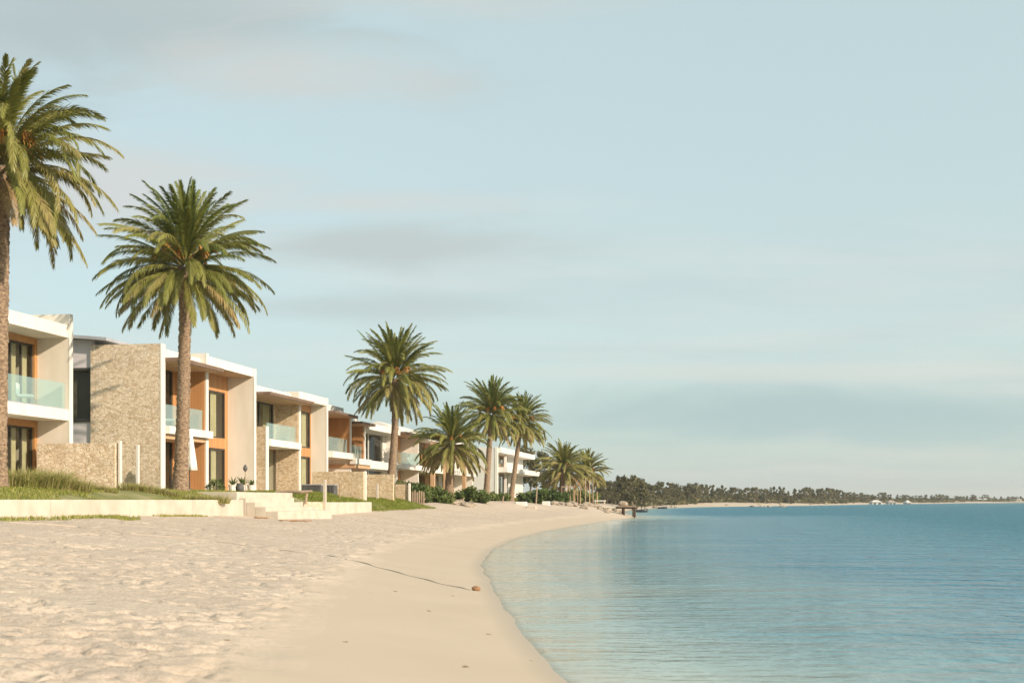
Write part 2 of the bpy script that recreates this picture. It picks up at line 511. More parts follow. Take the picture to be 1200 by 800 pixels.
    mw = N(nt, 'ShaderNodeMix', data_type='RGBA'); L(nt, wr.outputs[0], mw.inputs[0]); L(nt, mg.outputs[2], mw.inputs[6]); mw.inputs[7].default_value = (0.42, 0.34, 0.25, 1)
    sc = ramp(nt, n3.outputs[0], [(0.3, (0.07, 0.075, 0.03)), (0.7, (0.17, 0.15, 0.075))])
    ml = N(nt, 'ShaderNodeMix', data_type='RGBA'); L(nt, al.outputs['Fac'], ml.inputs[0]); L(nt, mw.outputs[2], ml.inputs[6]); L(nt, sc.outputs[0], ml.inputs[7])
    L(nt, ml.outputs[2], b.inputs['Base Color'])
    rr = N(nt, 'ShaderNodeMapRange'); rr.inputs['To Min'].default_value = 0.92; rr.inputs['To Max'].default_value = 0.45; L(nt, wr.outputs[0], rr.inputs[0])
    L(nt, rr.outputs[0], b.inputs['Roughness'])
    b.inputs['Specular IOR Level'].default_value = 0.25
    # fine lumps only on the trodden sand
    hm = N(nt, 'ShaderNodeMath', operation='MULTIPLY'); 
    hb = noise(nt, co, 16, 6, 0.65); 
    vp = N(nt, 'ShaderNodeTexVoronoi', feature='SMOOTH_F1'); vp.inputs['Scale'].default_value = 3.1; vp.inputs['Smoothness'].default_value = 0.25
    wv = noise(nt, co, 2.2, 2); wm = N(nt, 'ShaderNodeMix', data_type='RGBA', blend_type='LINEAR_LIGHT'); wm.inputs[0].default_value = 0.12
    L(nt, co, wm.inputs[6]); L(nt, wv.outputs['Color'], wm.inputs[7]); L(nt, wm.outputs[2], vp.inputs['Vector'])
    pit = N(nt, 'ShaderNodeMapRange', interpolation_type='SMOOTHSTEP'); pit.inputs['From Min'].default_value = 0.06; pit.inputs['From Max'].default_value = 0.34; L(nt, vp.outputs['Distance'], pit.inputs[0])
    pk = noise(nt, co, 0.9, 3); pr = ramp(nt, pk.outputs[0], [(0.38, (0.25, 0.25, 0.25)), (0.58, (1, 1, 1))])
    pm = N(nt, 'ShaderNodeMath', operation='MULTIPLY'); L(nt, pit.outputs[0], pm.inputs[0]); L(nt, pr.outputs[0], pm.inputs[1])
    hs = N(nt, 'ShaderNodeMath', operation='MULTIPLY_ADD'); L(nt, pm.outputs[0], hs.inputs[0]); hs.inputs[1].default_value = 1.2; L(nt, hb.outputs[0], hs.inputs[2])
    L(nt, hs.outputs[0], hm.inputs[0])
    ma = N(nt, 'ShaderNodeMath', operation='MULTIPLY_ADD'); L(nt, mr.outputs[0], ma.inputs[0]); ma.inputs[1].default_value = 0.95; ma.inputs[2].default_value = 0.06
    L(nt, ma.outputs[0], hm.inputs[1])
    bump(nt, b, hm.outputs[0], 0.9, 0.03)
    o_ = link('sand_beach', me, m_, None, True, recalc=False)
    tag(o_, kind='structure')
    return X, Y, z


TX, TY, TZ = build_terrain()


def ground(x, y):
    i = int(np.clip(np.searchsorted(TX, x) - 1, 0, len(TX) - 2)); j = int(np.clip(np.searchsorted(TY, y) - 1, 0, len(TY) - 2))
    fx = (x - TX[i]) / (TX[i + 1] - TX[i]); fy = (y - TY[j]) / (TY[j + 1] - TY[j])
    return float((TZ[j, i] * (1 - fx) + TZ[j, i + 1] * fx) * (1 - fy) + (TZ[j + 1, i] * (1 - fx) + TZ[j + 1, i + 1] * fx) * fy)


def cast(px, py, lo=6, hi=170):
    """where the sight line through a photo pixel meets the sand"""
    prev = None
    for d in np.geomspace(lo, hi, 900):
        p = at(px, py, d)
        if p.z <= ground(p.x, p.y): return p
    return p


# ------------------------------------------------------------------ sea
def build_sea():
    X = np.concatenate([np.arange(-3, 30, 0.3), np.geomspace(30, 6000, 90)])
    Y = np.concatenate([-np.geomspace(140, 3, 20), np.arange(0, 140, 0.6), np.geomspace(140, 6000, 120)])
    gx, gy = np.meshgrid(X, Y)
    n = -inland(gx, gy)
    ny, nx = gx.shape
    idx = np.arange(ny * nx).reshape(ny, nx)
    q = np.stack([idx[:-1, :-1], idx[:-1, 1:], idx[1:, 1:], idx[1:, :-1]], -1).reshape(-1, 4)
    v = np.stack([gx, gy, 0 * gx], -1).reshape(-1, 3)
    me = np_mesh('sea_water', v, q, None, {'shore': n.ravel(), 'ruffle': np.maximum(n, (gy - 105) * 0.6).ravel()})
    m, nt, b, o = new_mat('sea_water')
    at_ = N(nt, 'ShaderNodeAttribute', attribute_name='shore')
    au = N(nt, 'ShaderNodeAttribute', attribute_name='ruffle')
    dn = N(nt, 'ShaderNodeMath', operation='DIVIDE'); L(nt, at_.outputs['Fac'], dn.inputs[0]); dn.inputs[1].default_value = 60.0
    co = objco(nt, (0.03, 0.09, 1))
    pat = noise(nt, co, 1.0, 4)
    pa = N(nt, 'ShaderNodeMath', operation='MULTIPLY_ADD'); L(nt, pat.outputs[0], pa.inputs[0]); pa.inputs[1].default_value = 0.16; pa.inputs[2].default_value = -0.08
    ad = N(nt, 'ShaderNodeMath', operation='ADD'); L(nt, dn.outputs[0], ad.inputs[0]); L(nt, pa.outputs[0], ad.inputs[1])
    r = ramp(nt, ad.outputs[0], [(0.0, (0.40, 0.40, 0.32)), (0.02, (0.32, 0.39, 0.345)), (0.06, (0.17, 0.30, 0.33)), (0.15, (0.04, 0.18, 0.27)), (0.36, (0.024, 0.165, 0.235)), (1.0, (0.018, 0.155, 0.225))])
    L(nt, r.outputs[0], b.inputs['Base Color'])
    rg = N(nt, 'ShaderNodeMapRange'); rg.inputs['From Min'].default_value = 3.0; rg.inputs['From Max'].default_value = 28.0
    rg.inputs['To Min'].default_value = 0.05; rg.inputs['To Max'].default_value = 0.36; L(nt, au.outputs['Fac'], rg.inputs[0]); L(nt, rg.outputs[0], b.inputs['Roughness'])
    b.inputs['IOR'].default_value = 1.33
    b.inputs['Specular IOR Level'].default_value = 0.29
    c1 = objco(nt, (0.55, 1.6, 1)); w1 = noise(nt, c1, 1.0, 3, 0.5)
    c2 = objco(nt, (2.2, 5.0, 1)); w2 = noise(nt, c2, 1.0, 3, 0.55)
    c3 = objco(nt, (0.10, 0.35, 1)); w3 = noise(nt, c3, 1.0, 2, 0.5)
    # calm by the shore, more ripple further out
    am = N(nt, 'ShaderNodeMapRange'); am.inputs['From Min'].default_value = 0.0; am.inputs['From Min'].default_value = 1.5; am.inputs['From Max'].default_value = 14.0
    am.inputs['To Min'].default_value = 0.06; am.inputs['To Max'].default_value = 1.0; L(nt, au.outputs['Fac'], am.inputs[0])
    s1 = N(nt, 'ShaderNodeMath', operation='MULTIPLY'); L(nt, w2.outputs[0], s1.inputs[0]); s1.inputs[1].default_value = 0.55
    s2 = N(nt, 'ShaderNodeMath', operation='ADD'); L(nt, w1.outputs[0], s2.inputs[0]); L(nt, s1.outputs[0], s2.inputs[1])
    s4 = N(nt, 'ShaderNodeMath', operation='MULTIPLY_ADD'); L(nt, w3.outputs[0], s4.inputs[0]); s4.inputs[1].default_value = 2.0; L(nt, s2.outputs[0], s4.inputs[2])
    s3 = N(nt, 'ShaderNodeMath', operation='MULTIPLY'); L(nt, s4.outputs[0], s3.inputs[0]); L(nt, am.outputs[0], s3.inputs[1])
    bump(nt, b, s3.outputs[0], 1.0, 0.8)
    # clear over the first metres, so the sand shows through
    tr = N(nt, 'ShaderNodeBsdfTransparent'); tr.inputs[0].default_value = (0.93, 0.96, 0.94, 1)
    op = N(nt, 'ShaderNodeMapRange', interpolation_type='SMOOTHSTEP'); op.inputs['From Min'].default_value = -0.03; op.inputs['From Max'].default_value = 0.14
    op.inputs['To Min'].default_value = 0.75; op.inputs['To Max'].default_value = 1.0; L(nt, at_.outputs['Fac'], op.inputs[0])
    ms = N(nt, 'ShaderNodeMixShader'); L(nt, op.outputs[0], ms.inputs[0]); L(nt, tr.outputs[0], ms.inputs[1]); L(nt, b.outputs[0], ms.inputs[2])
    L(nt, ms.outputs[0], o.inputs[0])
    ob = link('sea_water', me, m, None, True, recalc=False)
    tag(ob, kind='structure')


build_sea()


# ------------------------------------------------------------------ garden ground
def lawn_z(x, d):
    w = front_x(d) - x
    wall = 1 - sstep(d, 67.4, 68.2)
    z0 = 1.60 * wall + (1.02 + 0.31 * sstep(d, 80, 94)) * (1 - wall)
    rise = sstep(w, 0.0, 2.4) * wall + sstep(w, -0.1, 3.2) * (1 - wall)
    z1 = 2.06 - 0.25 * sstep(d, 110, 160) - 0.28 * (1 - wall) * (1 - sstep(d, 92, 104))
    return z0 + (z1 - z0) * rise


def build_lawn():
    D = np.concatenate([np.arange(-60, 18, 4), np.arange(18, 67, 0.5), np.arange(67, 69, 0.2), np.arange(69, 95, 0.5), np.arange(95, 182, 1.0)])
    W = np.concatenate([np.arange(0, 7, 0.25), np.arange(7, 30, 1.5), np.geomspace(31, 400, 14)])
    gd, gw = np.meshgrid(D, W, indexing='ij')
    wig = 0.5 * (vnoise(gd / 3.0, gd * 0, 21) - 0.5) * sstep(gd, 70, 74)
    gx = front_x(gd) - 0.16 * (1 - sstep(gd, 67.4, 68.2)) - gw + wig
    z = lawn_z(gx - wig, gd) + 0.03 * (vnoise(gx / 0.7, gd / 0.7, 22) - 0.5) - 0.25 * sstep(gd, 170, 181)
    ny, nx = gx.shape
    idx = np.arange(ny * nx).reshape(ny, nx)
    q = np.stack([idx[:-1, :-1], idx[1:, :-1], idx[1:, 1:], idx[:-1, 1:]], -1).reshape(-1, 4)
    me = np_mesh('garden_ground', np.stack([gx, gd, z], -1).reshape(-1, 3), q[:, ::-1], None)
    m, nt, b, o = new_mat('garden_turf')
    co = objco(nt)
    n1 = noise(nt, co, 0.8, 5)
    r = ramp(nt, n1.outputs[0], [(0.3, (0.12, 0.13, 0.035)), (0.5, (0.20, 0.20, 0.065)), (0.72, (0.40, 0.33, 0.2))])
    L(nt, r.outputs[0], b.inputs['Base Color']); b.inputs['Roughness'].default_value = 1.0
    n2 = noise(nt, co, 25, 4); bump(nt, b, n2.outputs[0], 0.8, 0.04)
    ob = link('garden_ground', me, m, None, True, recalc=False)
    tag(ob, kind='structure')


build_lawn()


def blades(pos, h, lean, width, tone, segs=2, seed=0):
    """numpy grass: pos (n,3) -> verts, quads, tris, tones"""
    g = np.random.default_rng(seed)
    n = len(pos)
    a = g.random(n) * 2 * np.pi
    ld = np.stack([np.cos(a), np.sin(a), 0 * a], -1)
    b = g.random(n) * 2 * np.pi
    wd = np.stack([np.cos(b), np.sin(b), 0 * b], -1)
    up = np.array([0, 0, 1.0])
    h = h[:, None]; lean = lean[:, None]; width = width[:, None]
    p0 = pos; p1 = pos + up * h * 0.55 + ld * h * lean * 0.28; p2 = pos + up * h * (1 - 0.35 * lean) + ld * h * lean
    v = np.stack([p0 - wd * width / 2, p0 + wd * width / 2, p1 + wd * width * 0.4, p1 - wd * width * 0.4, p2], 1)
    base = np.arange(n)[:, None] * 5
    q = base + np.array([0, 1, 2, 3]); t = base + np.array([3, 2, 4])
    return v.reshape(-1, 3), q, t, np.repeat(tone, 5)


def grass_stuff(name, pts, hmin, hmax, width, tone_mid, seed):
    g = np.random.default_rng(seed)
    n = len(pts)
    h = hmin + (hmax - hmin) * g.random(n)
    v, q, t, tn = blades(pts, h, 0.2 + 0.6 * g.random(n), np.full(n, width), np.clip(tone_mid + 0.28 * g.standard_normal(n), 0, 1), seed=seed)
    me = np_mesh(name, v, q, t, {'tone': tn})
    o = link(name, me, M['grass'], None, False, recalc=False)
    return tag(o, kind='stuff')


def lawn_points(n, d0, d1, w0, w1, seed, patch=0.0):
    g = np.random.default_rng(seed)
    d = d0 + (d1 - d0) * g.random(n * 2); w = w0 + (w1 - w0) * g.random(n * 2)
    x = front_x(d) - w
    keep = vnoise(x / 1.3, d / 1.3, seed) > patch
    d, x = d[keep][:n], x[keep][:n]
    return np.stack([x, d, lawn_z(x, d)], -1)


o = grass_stuff('lawn_grass', lawn_points(30000, 28, 56, 0.22, 4.5, 31, 0.42), 0.04, 0.12, 0.022, 0.55, 31)
tag(o, 'short green grass on the slope behind the low cream wall', 'grass')
o = grass_stuff('lawn_grass', lawn_points(46000, 60, 92, 0.12, 4.2, 32, 0.05), 0.06, 0.17, 0.035, 0.25, 32)
tag(o, 'bright green lawn around the foot of the palm beyond the wall block', 'grass')
o = grass_stuff('lawn_grass', lawn_points(12000, 95, 172, 0.6, 4.2, 33, 0.35), 0.08, 0.3, 0.05, 0.5, 33)
tag(o, 'dry patchy grass under the far palms along the shore', 'grass')


def sand_patch(cx0, cx1, dd0, dd1, n, seed, thr):
    g = np.random.default_rng(seed)
    out = []
    pts = []
    while len(pts) < n:
        d = dd0 + (dd1 - dd0) * g.random(); off = cx0 + (cx1 - cx0) * g.random()
        x = front_x(d) + off
        if vnoise(np.array([x / 0.9]), np.array([d / 1.6]), seed)[0] < thr: continue
        pts.append((x, d, ground(x, d) - 0.01))
    return np.array(pts)


o = grass_stuff('beach_grass', sand_patch(0.15, 1.5, 27, 39, 3800, 35, 0.45), 0.05, 0.17, 0.02, 0.6, 35)
tag(o, 'thin fringe of grass growing out of the sand below the low cream wall', 'grass')
o = grass_stuff('beach_grass', sand_patch(0.12, 0.45, 41, 46, 700, 36, 0.3), 0.04, 0.12, 0.02, 0.7, 36)
tag(o, 'small dry tuft of beach grass at the foot of the low cream wall', 'grass')

# ------------------------------------------------------------------ house frame: local x = towards the sea (v), local y = along the row (u)
CU, SU = 0.98639, 0.16440
ROW = math.atan2(-SU, CU)        # rotation of a house about z


def U(px, v=0.0):
    k = (px - 600) / F
    return (-25.4 + CU * v + SU * v * k) / (CU * k - SU)


def ZU(px, py, v=0.0):
    u = U(px, v)
    return EYE + (HY - py) * (CU * u - SU * v) / F


def row_pt(u, v, z=0):
    return Vector((-25.4 + SU * u + CU * v, CU * u - SU * v, z))


class House:
    def __init__(self, u0, label, zf=2.06):
        self.u0 = u0
        self.root = empty('terrace_house', row_pt(u0, 0, 0), label, 'house', 'white and stone terrace houses along the beach', rz=ROW)
        self.zf = zf

    def box(self, name, mat, v0, v1, u0, u1, z0, z1, parent=None, b=0.0, label=None):
        mb = MB()
        (mb.bbox if b else mb.box)(v0, v1, u0 - self.u0, u1 - self.u0, z0, z1, *([b] if b else []))
        o = mb.build(name, M[mat], parent or self.root)
        if label: o['label'] = label
        return o

    def boxes(self, name, mat, lst, parent=None, label=None):
        mb = MB()
        for (v0, v1, u0, u1, z0, z1) in lst:
            mb.box(v0, v1, u0 - self.u0, u1 - self.u0, z0, z1)
        o = mb.build(name, M[mat], parent or self.root)
        if label: o['label'] = label
        return o

    def window(self, u0, u1, v, z0, z1, nm=3, frame='frame', curt=((0.15, 0.45), (0.6, 0.95)), fw=0.07):
        """window in the plane v, facing the sea"""
        L0, L1 = u0 - self.u0, u1 - self.u0
        mb = MB()
        mb.box(v - 0.06, v + 0.04, L0, L0 + fw, z0, z1).box(v - 0.06, v + 0.04, L1 - fw, L1, z0, z1)
        mb.box(v - 0.06, v + 0.04, L0 + fw, L1 - fw, z1 - fw, z1).box(v - 0.06, v + 0.04, L0 + fw, L1 - fw, z0, z0 + fw)
        for i in range(1, nm):
            c = L0 + (L1 - L0) * i / nm
            mb.box(v - 0.05, v + 0.03, c - 0.04, c + 0.04, z0 + fw, z1 - fw)
        w = mb.build('window', M[frame], self.root)
        MB().box(v - 0.012, v + 0.0, L0 + fw * 0.6, L1 - fw * 0.6, z0 + fw * 0.6, z1 - fw * 0.6).build('pane', M['pane'], w)
        for a, b_ in curt:
            ca, cb = L0 + (L1 - L0) * a, L0 + (L1 - L0) * b_
            k = max(8, int((cb - ca) / 0.045))
            vs = []
            for i in range(k + 1):
                y = ca + (cb - ca) * i / k
                x = v - 0.14 + 0.035 * math.sin(i * 1.35)
                vs += [(x, y, z0 + 0.04), (x, y, z1 - 0.06)]
            fs = [(2 * i, 2 * i + 2, 2 * i + 3, 2 * i + 1) for i in range(k)]
            MB().add(vs, fs).build('curtain', M['curtain'], w, True)
        return w

    def cam_window(self, v0, v1, u, z0, z1):
        """window in a wall that faces down the row, towards the viewer"""
        y = u - self.u0
        mb = MB(); f = 0.06
        mb.box(v0, v0 + f, y - 0.05, y + 0.02, z0, z1).box(v1 - f, v1, y - 0.05, y + 0.02, z0, z1)
        mb.box(v0 + f, v1 - f, y - 0.05, y + 0.02, z1 - f, z1).box(v0 + f, v1 - f, y - 0.05, y + 0.02, z0, z0 + f)
        w = mb.build('window', M['frame'], self.root)
        MB().box(v0 + f * .5, v1 - f * .5, y - 0.02, y - 0.008, z0 + f * .5, z1 - f * .5).build('pane', M['pane'], w)
        return w

    def balustrade(self, u0, u1, v, z0, z1, n=3):
        L0, L1 = u0 - self.u0, u1 - self.u0
        mb = MB()
        step = (L1 - L0) / n
        for i in range(n):
            mb.box(v - 0.008, v + 0.008, L0 + i * step + 0.012, L0 + (i + 1) * step - 0.012, z0 + 0.012, z1)
        g = mb.build('balustrade', M['balglass'], self.root)
        MB().box(v - 0.03, v + 0.03, L0, L1, z0, z0 + 0.05).build('bottom_rail', M['roofgrey'], g)
        return g

    def canopy(self, u0, u1, v0, v1, z, drop=0.0, th=0.16):
        """thin roof canopy: boarded underside, dark edge"""
        L0, L1 = u0 - self.u0, u1 - self.u0
        mb = MB()
        mb.prism([(v0, z), (v1, z - drop), (v1, z - drop + th), (v0, z + th)], L0, L1)
        c = mb.build('canopy', M['fascia'], self.root)
        MB().prism([(v0 + 0.05, z - 0.02), (v1 - 0.08, z - drop - 0.02), (v1 - 0.08, z - drop - 0.001), (v0 + 0.05, z - 0.001)], L0 + 0.06, L1 - 0.06).build('soffit', M['soffit'], c)
        return c

    def shell(self, u0, u1, zs, zroof, depth=8.5, back=-4.2, mat='white'):
        """floors, flat roof and the wall at the back of the rooms"""
        self.boxes('room_wall_or_dark_lining', 'room', [(back - 0.2, back, u0, u1, self.zf, zroof)])
        self.box('rear_wall', 'offwhite', -depth - 0.2, -depth, u0, u1, 1.6, zroof)


FIN = -8.7


# ---- house 1: cut by the left edge of the picture
def house1():
    a, e = 37.5, U(84)
    h = House(a, 'white house with glass balcony behind the tallest palm, cut by picture edge')
    zt = 8.90
    h.box('side_wall', 'beige', FIN, 0.0, e - 0.24, e, 1.7, zt)
    h.box('wall_edge', 'white', 0.0, 0.05, e - 0.25, e + 0.01, 1.7, zt + 0.004)
    h.box('side_wall', 'white', FIN, 0.03, a, a + 0.25, 1.7, zt)
    h.box('roof_slab', 'white', FIN, -0.004, a + 0.25, e - 0.24, 7.98, 8.46)
    h.box('balcony', 'white', FIN + 0.5, -0.004, a + 0.25, e - 0.24, 4.78, 5.20)
    h.box('floor', 'concrete', FIN + 0.5, 0.8, a + 0.25, e - 0.24, 1.6, 2.10)
    h.shell(a + 0.25, e - 0.24, (), 7.98)
    v = -1.34
    wl = U(-12, v)
    for z0, z1 in ((5.2, 7.98), (2.10, 4.78)):
        h.box('front_wall', 'beige', v - 0.25, v, a + 0.25, wl, z0, z1)
        h.boxes('timber_surround', 'tframe', [(v - 0.25, v + 0.04, wl, e - 0.24, z1 - 0.26, z1), (v - 0.25, v + 0.04, e - 0.44, e - 0.24, z0, z1 - 0.26)])
        h.window(wl, e - 0.44, v - 0.1, z0 + 0.004, z1 - 0.26, 4, 'frame', ((0.30, 0.47), (0.60, 0.72), (0.80, 0.95)))
    h.balustrade(a + 0.3, e - 0.3, -0.12, 5.2, 6.22, 6)
    return h


house1()


def house2():
    s = U(187.5)
    b, c = U(243), U(299)
    h = House(s, 'house with tall rubble stone end wall behind the second palm')
    # stone end wall and link block behind it
    h.box('stone_wall', 'stone', -3.35, 0.0, s, s + 0.4, 1.7, 8.74, label='tall tan rubble stone end wall')
    h.box('wall_edge', 'white', 0.0, 0.07, s - 0.01, s + 0.41, 1.7, 8.745)
    # link block with dark window, set back beside the stone wall
    g = s + 0.12
    h.boxes('link_wall', 'lilac', [(-7.5, -3.352, g, g + 0.3, 1.7, 5.35), (-7.5, -3.352, g, g + 0.3, 7.62, 9.0), (-7.5, -6.2, g, g + 0.3, 5.35, 7.62)], label='grey clad wall with a dark window')
    h.cam_window(-6.2, -3.35, g + 0.12, 5.35, 7.62)
    h.box('window_head', 'frame', -6.2, -3.36, g - 0.06, g - 0.002, 7.60, 7.72)
    h.box('window_sill', 'frame', -6.2, -3.36, g - 0.06, g - 0.002, 5.26, 5.36)
    h.box('base_rail', 'frame', -7.5, -3.36, g - 0.06, g - 0.002, 3.1, 3.2)
    h.box('dark_backing', 'frame', -6.2, -3.36, g + 0.32, g + 0.34, 5.0, 7.7)  # dark sheet added behind the pane in place of the unlit room
    mb = MB()
    pts = []
    for i in range(9):
        t = i / 8
        pts.append((-7.6 + 5.2 * t, 9.30 - 0.28 * t * t))
    poly = pts + [(p[0], p[1] - 0.14) for p in pts[::-1]]
    mb.prism(poly, g - 0.5 - s, g + 4.5 - s)
    mb.build('curved_roof', M['roofgrey'], h.root)
    # party wall between the two bays, timber faced on the balcony side
    zt = 8.88
    h.box('party_wall', 'beige', FIN, 0.0, b - 0.24, b, 1.7, zt)
    h.box('wall_edge', 'white', 0.0, 0.06, b - 0.25, b + 0.01, 1.7, zt + 0.004)
    h.box('end_wall', 'beige', FIN, 0.0, c - 0.26, c, 1.7, 8.78)
    h.box('wall_edge', 'white', 0.0, 0.06, c - 0.27, c + 0.01, 1.7, 8.784)
    v = -1.45
    l0, l1 = s + 0.4, b - 0.24
    h.boxes('timber_panel', 'timber', [(v, -0.03, l1 - 0.04, l1 - 0.002, 5.08, 7.98), (v, -0.03, l1 - 0.04, l1 - 0.002, 2.10, 4.55)], label='upright orange timber boarding')
    h.box('roof_slab', 'white', FIN, -0.25, l0, l1, 8.16, 8.62)
    h.canopy(l0 - 0.02, b + 0.10, v - 0.2, 0.80, 7.98, 0.0, 0.17)
    h.box('balcony', 'white', -8, 0.28, l0, b + 0.02, 4.72, 5.07) if False else h.boxes('balcony', 'white', [(-8, 0.0, l0, l1, 4.72, 5.07), (0.075, 0.26, l0 + 0.02, b + 0.1, 4.725, 5.07), (0.0, 0.075, l0 + 0.02, l1 - 0.02, 4.725, 5.065)])
    h.box('timber_beam', 'soffit', v, 0.05, l0, l1, 4.50, 4.715)
    h.balustrade(l0 + 0.05, l1 - 0.15, -0.10, 5.07, 6.08, 3)
    h.box('floor', 'concrete', -8, 1.0, l0, c - 0.26, 1.6, 2.10)
    h.shell(l0, c - 0.26, (), 8.0)
    wl = l0 + 0.05; wr = U(203, v)
    for z0, z1 in ((5.07, 7.96), (2.10, 4.50)):
        h.window(wl, wr, v - 0.1, z0, z1, 3, 'frame', ((0.22, 0.48), (0.60, 0.9)))
        h.box('timber_panel', 'timber', v - 0.2, v, wr, l1, z0, z1)
    # portal bay
    p0, p1 = b, c - 0.26
    h.box('roof_slab', 'white', FIN, 0.0, p0, p1, 8.34, 8.776, label='white roof slab over the portal bay')
    h.box('soffit', 'soffit', v, -0.06, p0, p1, 8.32, 8.336)
    h.boxes('timber_panel', 'timber', [(v - 0.2, v, p0, p1, 7.45, 8.32), (v - 0.2, v, p0, p1, 4.45, 5.0), (v - 0.2, v, p1 - 0.35, p1, 5.0, 7.45), (v - 0.2, v, p1 - 0.35, p1, 2.1, 4.45)])
    h.boxes('floor', 'concrete', [(-8, v - 0.2, p0, p1, 4.5, 4.95)])
    h.window(p0, p1 - 0.35, v - 0.08, 5.0, 7.45, 3, 'frame', ((0.10, 0.20), (0.42, 0.55), (0.74, 0.86)))
    h.window(p0, p1 - 0.35, v - 0.08, 2.1, 4.45, 3, 'frame', ((0.08, 0.18), (0.45, 0.56), (0.76, 0.87)))


house2()


def house3():
    s = U(299) + 0.05
    pier, b, c = U(313.5), U(351.5), U(383.5)
    h = House(s, 'house with golden stone ground floor and flat timber canopy between two white end walls')
    v = -1.4
    zc = ZU(351, 472) ; zt = 8.16
    zs = 4.72
    # stone pier that ends the balcony
    h.box('stone_pier', 'stone2', v, 0.0, pier - 0.35, pier, 1.7, 5.78)
    h.box('wall_edge', 'white', 0.0, 0.07, pier - 0.36, pier + 0.01, 1.7, 5.785)
    h.box('party_wall', 'beige', FIN, 0.0, b - 0.24, b, 1.7, zt)
    h.box('wall_edge', 'white', 0.0, 0.06, b - 0.25, b + 0.01, 1.7, 7.55)
    h.box('end_wall', 'beige', FIN, 0.0, c - 0.26, c, 1.7, 8.20)
    h.box('wall_edge', 'white', 0.0, 0.06, c - 0.27, c + 0.01, 1.7, 8.204)
    l1 = b - 0.24
    h.boxes('stone_wall', 'stone2', [(v, -0.03, l1 - 0.05, l1 - 0.002, zs + 0.4, 7.40), (v, -0.03, l1 - 0.05, l1 - 0.002, 2.1, zs - 0.02)], label='golden stone facing on the balcony end')
    h.box('roof_slab', 'white', FIN, -0.5, s, l1, 7.62, 8.05)
    h.canopy(s, b + 0.15, v - 0.2, 0.85, 7.40, 0.0, 0.17)
    h.boxes('balcony', 'white', [(-8, 0.0, pier + 0.01, l1, zs, zs + 0.38), (0.0, 0.18, pier + 0.02, l1 - 0.02, zs + 0.002, zs + 0.376)])
    h.balustrade(pier + 0.05, l1 - 0.35, -0.08, zs + 0.38, zs + 1.30, 2)
    h.box('floor', 'concrete', -8, 0.9, s, c - 0.26, 1.6, 2.08)
    h.box('floor', 'concrete', -8, v - 0.2, s, pier, zs, zs + 0.38)
    h.shell(s, c - 0.26, (), 7.4)
    wr = U(321, v)
    h.window(s, wr, v - 0.1, zs + 0.38, 7.38, 3, 'frame', ((0.55, 0.66), (0.82, 0.97)))
    h.box('stone_wall', 'stone2', v - 0.2, v, wr, l1, zs + 0.38, 7.40)
    h.window(s, wr + 0.9, v - 0.1, 2.08, zs, 4, 'tframe', ((0.55, 0.75),))
    h.box('stone_wall', 'stone2', v - 0.2, v, wr + 0.9, l1, 2.08, zs)
    v = -1.0
    p0, p1 = b, c - 0.26
    h.box('roof_slab', 'white', FIN, 0.0, p0, p1, 7.72, 8.196, label='white roof slab over the narrow window bay')
    h.boxes('timber_panel', 'timber', [(v - 0.2, v, p0, p1, 7.25, 7.70), (v - 0.2, v, p0, p1, 4.45, 5.0), (v - 0.2, v, p1 - 0.1, p1, 5.0, 7.25), (v - 0.2, v, p1 - 0.1, p1, 2.08, 4.45)])
    h.box('floor', 'concrete', -8, v - 0.2, p0, p1, 4.5, 4.95)
    h.window(p0, p1 - 0.1, v - 0.08, 5.0, 7.25, 3, 'frame', ((0.3, 0.55), (0.66, 0.95)))
    h.window(p0, p1 - 0.1, v - 0.08, 2.08, 4.45, 3, 'frame', ((0.3, 0.55), (0.66, 0.95)))


house3()


